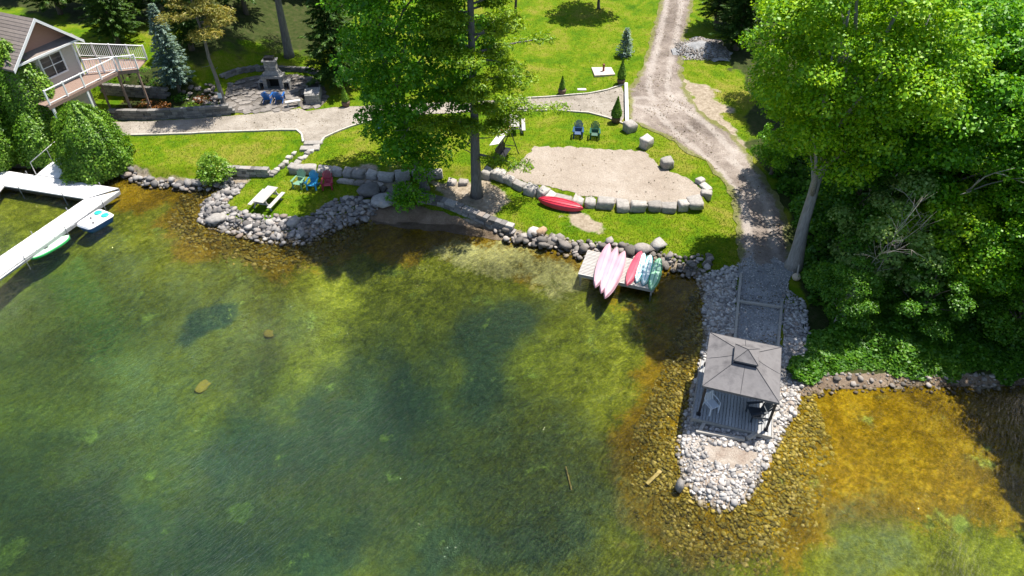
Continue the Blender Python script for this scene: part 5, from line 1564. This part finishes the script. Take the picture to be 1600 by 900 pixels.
# ------------------------------------------------------------------ potted cedars
POT = pmat('brown_barrel', (.10, .065, .045), (.17, .115, .08), 6, .8, .3, 10, (6, 6, 1))
def potted(label, px, py, H, seed, R=.33, leafm=L_CEDAR):
    root = thing('potted_cedar', label, 'potted tree', at(px, py), 0, 'potted cedars along the path')
    MB().lathe([(.24, 0), (.32, .2), (.33, .34), (.29, .46), (.27, .44)], (0, 0, 0), 14).build('pot', POT, root, smooth=True)
    r = np.random.default_rng(seed); n = 2600
    t = r.uniform(0, 1, n) ** 1.25; a = r.uniform(0, 6.283, n)
    rr = R * (np.minimum(1, (1 - t) * 1.35) * np.minimum(1, t * 6 + .45)) * (r.uniform(.55, 1.05, n) ** .5)
    P = np.stack([np.cos(a) * rr, np.sin(a) * rr, .42 + t * (H - .42)], 1)
    N = np.stack([np.cos(a), np.sin(a), np.full(n, .5)], 1) + r.normal(size=(n, 3)) * .35; N /= np.linalg.norm(N, axis=1, keepdims=True)
    link('foliage', quads_mesh('foliage', leaf_quads(P, N, .12, .6, r), leafm), root)
    MB().tube([(0, 0, .3), (0, 0, H * .9)], [.03, .01], 6).build('stem', BARK_D, root)
potted('slim potted cedar at the far corner of the path, behind the white timber', 970, 131, 2.1, 1)
potted('plump potted cedar at the near corner of the path by the white timber', 962, 191, 2.0, 2, .38)
potted('thin potted cedar on the far lawn edge of the path near the pine', 878, 147, 1.5, 3, .22)
potted('potted cedar behind the hanging pine branches', 783, 156, 1.7, 4)
potted('potted cedar leaning at the right of the grill counter', 541, 166, 1.6, 5, .28, L_GARDEN)

# ------------------------------------------------------------------ canopy swing right of the pine
sw0, sw1 = at(792, 250), at(800, 232)
sw = thing('garden_swing', 'black framed garden swing with white and red canopy beside the pine', 'swing', at(781, 258), rad(-20))
CANV = pmat('white_canvas', (.66, .64, .63), (.74, .72, .70), 3, .8)
def frame(y):
    f = MB()
    f.tube([(.75, y, 0), (.12, y, 1.75)], .035, 7); f.tube([(-.55, y, 0), (.12, y, 1.75)], .035, 7); f.tube([(-.35, y, .55), (.52, y, .62)], .03, 6); f.tube([(.75, y - .25, .03), (.75, y + .25, .03)], .03, 6)
    f.build('side_frame', DARKM, sw)
frame(-.15); frame(1.75)
MB().tube([(.12, -.2, 1.76), (.12, 1.8, 1.76)], .04, 7).build('top_bar', DARKM, sw)
MB().box((0, .8, .48), (.5, 1.5, .06)).build('seat', DARKM, sw, .01)
MB().box((-.28, .8, .8), (.06, 1.5, .6), ry=rad(-14)).build('backrest', DARKM, sw, .01)
cp = MB().hexa([(-.55, -.45, 1.62), (.10, -.45, 1.86), (.10, 2.05, 1.86), (-.55, 2.05, 1.62)], [(-.55, -.45, 1.65), (.10, -.45, 1.89), (.10, 2.05, 1.89), (-.55, 2.05, 1.65)]).build('canopy', CANV, sw)
MB().hexa([(-.56, 1.55, 1.655), (.105, 1.55, 1.90), (.105, 2.06, 1.90), (-.56, 2.06, 1.655)], [(-.56, 1.55, 1.665), (.105, 1.55, 1.91), (.105, 2.06, 1.91), (-.56, 2.06, 1.665)]).build('canopy_stripe', REDP, cp)

# white sign on the browning pine
sgp = at(351, 167)
tag(MB().box((0, 0, 0), (.30, .025, .42)).build('sign', WHITEP, None, loc=(sgp.x - .02, sgp.y - .25, sgp.z + 1.05)), 'small white sign fixed to the trunk of the browning pine', 'sign')

# gravel heap in the shade at the top of the drive
hc = at(1095, 78)
r = np.random.default_rng(3); nn_ = 28; V = []; F = []
for i in range(nn_):
    for j in range(nn_):
        u, v = i / (nn_ - 1) * 2 - 1, j / (nn_ - 1) * 2 - 1
        d = math.hypot(u, v) * (1 + .22 * math.sin(3 * math.atan2(v, u) + 1) + .14 * math.sin(7 * math.atan2(v, u))); x, y = u * 2.6, v * 2.3
        hgt = max(0, 1 - d ** 1.3) * .6 * (1 + .25 * math.sin(3 * u + 2) * math.cos(4 * v)) + r.uniform(-.03, .03)
        V.append((x, y, float(hat(hc.x + x, hc.y + y)) - hc.z + hgt - .05 + (0.0 if d < 1 else -.1)))
for i in range(nn_ - 1):
    for j in range(nn_ - 1): F.append((i * nn_ + j, (i + 1) * nn_ + j, (i + 1) * nn_ + j + 1, i * nn_ + j + 1))
hp = thing('gravel_heap', 'heap of grey gravel in the shade right of the drive', 'gravel heap', hc)
link('mound', np_mesh('mound', V, F, GREYG, True), hp)
x = r.uniform(-2.2, 2.2, 1300); y = r.uniform(-2, 2, 1300); s = r.uniform(.06, .2, 1300)
dd = np.hypot(x / 2.6, y / 2.3) * (1 + .22 * np.sin(3 * np.arctan2(y / 2.3, x / 2.6) + 1) + .14 * np.sin(7 * np.arctan2(y / 2.3, x / 2.6)))
zz = hat(hc.x + x, hc.y + y) - hc.z + np.maximum(0, 1 - dd ** 1.3) * .55
tag(merged_stones('loose_stones', np.stack([x, y, zz], 1), s[:, None] * np.ones(3), S_DARK, hp, 4), kind='stuff')
# stones strewn over the bank between the blue spruce and the patio
pile('rockery', 'bank of loose grey rocks between the blue spruce and the patio', 'rockery', atl([(285, 128), (318, 128), (345, 145), (350, 168), (330, 172), (300, 160), (280, 145)]), .42, (.25, .6), S_DARK, 120, 61, (), .25)

# ------------------------------------------------------------------ house with deck and ramp
ZT, ZD = 7.1, 4.35
A, B = G(106, 57, ZT), G(36, 87, ZT)
hu = (B - A); HWd = hu.length + .9; hu.normalize()           # along the gable wall, right to left
hn = Vector((hu.y, -hu.x, 0)); hn = hn if hn.y < 0 else -hn   # out of the gable wall
hn.normalize()
house = thing('house', 'cream house with peach gable, white trim and brown shingle roof', 'house', (A.x, A.y, 2.0), math.atan2(hu.y, hu.x))
sgn = 1 if Vector((-hu.y, hu.x, 0)).dot(hn) < 0 else -1       # local +y runs into the house when sgn = 1
CREAM = pmat('cream_siding', (.50, .46, .41), (.55, .51, .46), 2, .8, .2, 6, (1, 1, 6)); PEACH = pmat('peach_siding', (.42, .22, .17), (.47, .26, .20), 3, .8, .25, 6, (1, 1, 8))
TRIM = pmat('white_trim', (.76, .76, .77), (.80, .80, .81), 3, .6); GLASS = pmat('window_glass', (.012, .016, .022), (.02, .026, .035), 1, .08, spec=.6)
HD = 9.0
def L(x, y, z): return Vector((x, y * sgn, z))
zt = ZT - 2.0; zd = ZD - 2.0
MB().hexa([L(0, .0, -1.5), L(HWd, .0, -1.5), L(HWd, HD, -1.5), L(0, HD, -1.5)], [L(0, 0, zt), L(HWd, 0, zt), L(HWd, HD, zt), L(0, HD, zt)]).build('wall', CREAM, house)
rise = 1.95; mx = HWd / 2
MB().hexa([L(0, .02, zt + .002), L(0, .2, zt + .002), L(HWd, .2, zt + .002), L(HWd, .02, zt + .002)], [L(mx - .02, .02, zt + rise), L(mx - .02, .2, zt + rise), L(mx + .02, .2, zt + rise), L(mx + .02, .02, zt + rise)]).build('gable', PEACH, house)
SHING = [pmat('shingle_' + str(i), c, tuple(x * .8 for x in c), 3, .95, .5, 8) for i, c in enumerate([(.20, .17, .155), (.22, .187, .17), (.185, .157, .145)])]
ovh = .55
for side in (0, 1):
    x0, x1 = (-ovh, mx) if side == 0 else (HWd + ovh, mx)
    k = rise / mx
    ze = zt - ovh * k
    def rp(t, y, dz=0): return L(x0 + (x1 - x0) * t, y, ze + (zt + rise - ze) * t + .12 + dz)
    roof = MB().hexa([rp(0, -.7, -.1), rp(1, -.7, -.1), rp(1, HD + .5, -.1), rp(0, HD + .5, -.1)], [rp(0, -.7), rp(1, -.7), rp(1, HD + .5), rp(0, HD + .5)]).build('roof', SHING[0], house)
    rows = 15
    for j in range(rows):
        t0, t1 = j / rows, (j + 1.25) / rows
        t1 = min(t1, 1.0)
        MB().hexa([rp(t0, -.72, .004), rp(t1, -.72, .002), rp(t1, HD + .52, .002), rp(t0, HD + .52, .004)], [rp(t0, -.72, .035), rp(t1, -.72, .008), rp(t1, HD + .52, .008), rp(t0, HD + .52, .035)]).build('shingle_course', SHING[j % 3], roof)
    MB().hexa([rp(0, -.74, -.18), rp(1, -.74, -.18), rp(1, -.705, -.18), rp(0, -.705, -.18)], [rp(0, -.74, .05), rp(1, -.74, .05), rp(1, -.705, .05), rp(0, -.705, .05)]).build('rake_board', TRIM, house)
# pent roof strip under the gable
pent = MB().hexa([L(-.35, -.62, zt - .22), L(HWd + .3, -.62, zt - .22), L(HWd + .3, .02, zt + .02), L(-.35, .02, zt + .02)], [L(-.35, -.62, zt - .16), L(HWd + .3, -.62, zt - .16), L(HWd + .3, .02, zt + .10), L(-.35, .02, zt + .10)]).build('pent_roof', SHING[1], house)
MB().bar(L(-.36, -.64, zt - .2), L(HWd + .3, -.64, zt - .2), .04, .14).build('fascia', TRIM, house)
def window(x0, x1, z0, z1):
    w = MB(); t = .11
    for a, b in (((x0, z0), (x1, z0)), ((x0, z1), (x1, z1))): w.box(L((a[0] + b[0]) / 2, -.05, a[1]), (x1 - x0 + t, .09, t))
    for x in (x0, x1): w.box(L(x, -.05, (z0 + z1) / 2), (t, .088, z1 - z0 - t))
    fr = w.build('window', TRIM, house)
    MB().box(L((x0 + x1) / 2, -.02, (z0 + z1) / 2), (x1 - x0 - .05, .03, z1 - z0 - .05)).build('pane', GLASS, fr)
    m = MB(); m.box(L((x0 + x1) / 2, -.055, (z0 + z1) / 2), (.05, .05, z1 - z0 - .1)); m.box(L((x0 + x1) / 2, -.052, (z0 + z1) / 2), (x1 - x0 - .1, .045, .05)); m.build('muntin', TRIM, fr)
window(1.05, 2.75, zd + .75, zt - .55); window(3.55, 4.35, zd + .15, zt - .6)
MB().box(L(.0, -.03, (zt + zd) / 2 - .2), (.14, .14, zt - zd)).build('corner_board', TRIM, house)
# deck along the gable wall
dk = thing('house_deck', 'raised deck with white railing along the gable wall of the house', 'deck', (A.x, A.y, ZD), house.rotation_euler[2])
DW = 1.9
PLK = pmat('brown_deck', (.20, .135, .11), (.28, .20, .165), 4, .8, .3, 10, (1, 8, 8))
npk = 13
for k in range(npk): MB().box(L(HWd / 2 - .6, -.05 - DW / npk * (k + .5), -.02), (HWd + 1.6, DW / npk - .012, .04)).build('plank', PLK, dk)
MB().box(L(HWd / 2 - .6, -DW - .08, -.10), (HWd + 1.64, .05, .24)).build('rim_beam', PLK, dk)
for x in (-1.2, 1.6, 4.4): MB().box(L(x, -DW - .02, -1.5), (.14, .14, 2.75)).build('support_post', TRIM if x > 1 else PLK, dk)
def railing(parent, P, H=1.0, bal=0.0, posts=True, mat=TRIM):
    for a, b in zip(P, P[1:]):
        d = b - a; n = max(1, int(round(d.length / 1.35)))
        MB().bar(a + Vector((0, 0, H)), b + Vector((0, 0, H)), .08, .05).build('top_rail', mat, parent)
        MB().bar(a + Vector((0, 0, .12)), b + Vector((0, 0, .12)), .05, .04).build('bottom_rail', mat, parent)
        for i in range(n + 1):
            p = a.lerp(b, i / n); MB().box(p + Vector((0, 0, H / 2 + .03)), (.09, .09, H + .06)).build('rail_post', mat, parent)
        if bal:
            m = int(d.length / bal); bb = MB()
            for i in range(1, m): bb.bar(a.lerp(b, i / m) + Vector((0, 0, .12)), a.lerp(b, i / m) + Vector((0, 0, H)), .028)
            bb.build('balusters', mat, parent)
            tag(parent.children[-1], kind='stuff')
railing(dk, [L(HWd, -DW, 0), L(-1.3, -DW, 0)], 1.0, 0)
railing(dk, [L(-1.35, -DW, 0), L(-1.35, -.1, 0)], 1.0, .16) if False else None
rq = [G(137, 116, ZD), G(216, 108, ZD), G(230, 93, ZD), G(125, 89, ZD)]
rm_ = thing('ramp_bridge', 'footbridge with white baluster railings from the house deck to the hill', 'footbridge', rq[0])
OR = rq[0]
for k in range(9):
    t0, t1 = k / 9 + .003, (k + 1) / 9 - .003
    qd = [rq[0].lerp(rq[1], t0), rq[0].lerp(rq[1], t1), rq[3].lerp(rq[2], t1), rq[3].lerp(rq[2], t0)]
    MB().prism([(p.x - OR.x, p.y - OR.y) for p in qd], -.05, -.004).build('plank', PLK, rm_)
MB().bar(rq[0] - OR + Vector((0, 0, -.16)), rq[1] - OR + Vector((0, 0, -.16)), .06, .2).build('beam', PLK, rm_)
railing(rm_, [rq[0] - OR, rq[1] - OR], 1.05, .15); railing(rm_, [rq[3] - OR, rq[2] - OR], 1.05, .15)
for t in (.15, .55, .95):
    p = rq[0].lerp(rq[1], t) - OR; gz_ = float(hat((p + OR).x, (p + OR).y)) - OR.z
    MB().box(p + Vector((0, .1, (gz_ - .2) / 2)), (.12, .12, abs(gz_) - .1)).build('support_post', PLK, rm_)

# ------------------------------------------------------------------ grass blades over the lawns: nobody could count them
def lawn_blades(n, seed):
    r = np.random.default_rng(seed)
    px = r.uniform(185, 1200, n * 2); py = r.uniform(0, 420, n * 2) ** 1.0
    w = r.uniform(0, 1, n * 2)
    v = (py - 450) / FPX; u = (px - 800) / FPX
    dz = -(math.sin(CAM_PITCH) + v * math.cos(CAM_PITCH)); t = (1.0 - CAM_H) / dz
    x = u * t; y = (math.cos(CAM_PITCH) - v * math.sin(CAM_PITCH)) * t
    V = np.stack([x, y, x * 0], 1)
    Z = zones(V)
    keep = (Z[:, 0] < .45) & (Z[:, 1] < .5) & (sdf(LAND, x, y) > .35)
    for nm in ('sand_court', 'driveway', 'gravel_path', 'beach', 'pier_path', 'patio', 'spit_gravel'):
        keep &= sdf(SHEETS[nm], x, y) < .10 * r.uniform(-.3, 2.2, len(x)) ** 1.0
    for Pp in (POINT, SPIT): keep &= sdf(Pp, x, y) < .05
    x, y = x[keep][:n], y[keep][:n]; m = len(x)
    s = .05 + .04 * r.uniform(0, 1, m)
    P = np.stack([x, y, hat(x, y)], 1)
    a = r.uniform(0, 6.283, m); wv = np.stack([np.cos(a), np.sin(a), a * 0], 1) * (s * .22)[:, None]
    ln = np.stack([r.normal(size=m) * .5, r.normal(size=m) * .5, np.ones(m)], 1) * s[:, None]
    Q = np.stack([P - wv, P + wv, P + ln * .6 + wv * .7, P + ln], 1)
    return Q
L_GRASS = leaf_mat('grass_blade', (.055, .125, .003), (.11, .19, .004), (.20, .245, .02), .3, .35)
tag(link('grass', quads_mesh('grass', lawn_blades(130000, 5), L_GRASS)), 'short mown grass blades over the lawns', 'grass', kind='stuff')

# fallen leaves and bits of bark on the drive, the sand, the path and the deck edge of the wood
def litter(n, seed):
    r = np.random.default_rng(seed); out = []
    for nm, k in (('driveway', .45), ('sand_court', .02), ('gravel_path', .18), ('pier_path', .1), ('shore_strip', .15)):
        P = SHEETS[nm]; m = int(n * k); x0, y0 = P.min(0); x1, y1 = P.max(0)
        x = r.uniform(x0, x1, m * 4); y = r.uniform(y0, y1, m * 4)
        q = (sdf(P, x, y) > .05) & (fbm(x, y, .2, seed, 3) + r.normal(size=len(x)) * .35 > .15); x, y = x[q][:m], y[q][:m]
        out.append(np.stack([x, y, hat(x, y) + .055], 1))
    C_ = np.concatenate(out); N = np.stack([r.normal(size=len(C_)) * .3, r.normal(size=len(C_)) * .3, np.ones(len(C_))], 1); N /= np.linalg.norm(N, axis=1, keepdims=True)
    return leaf_quads(C_, N, .09, .7, r)
tag(link('leaf_litter', quads_mesh('leaf_litter', litter(4200, 8), leaf_mat('dry_leaf', (.05, .04, .02), (.12, .085, .04), (.24, .18, .10), .2))), 'dry leaves and twigs strewn over the drive, sand and paths', 'leaf litter', kind='stuff')
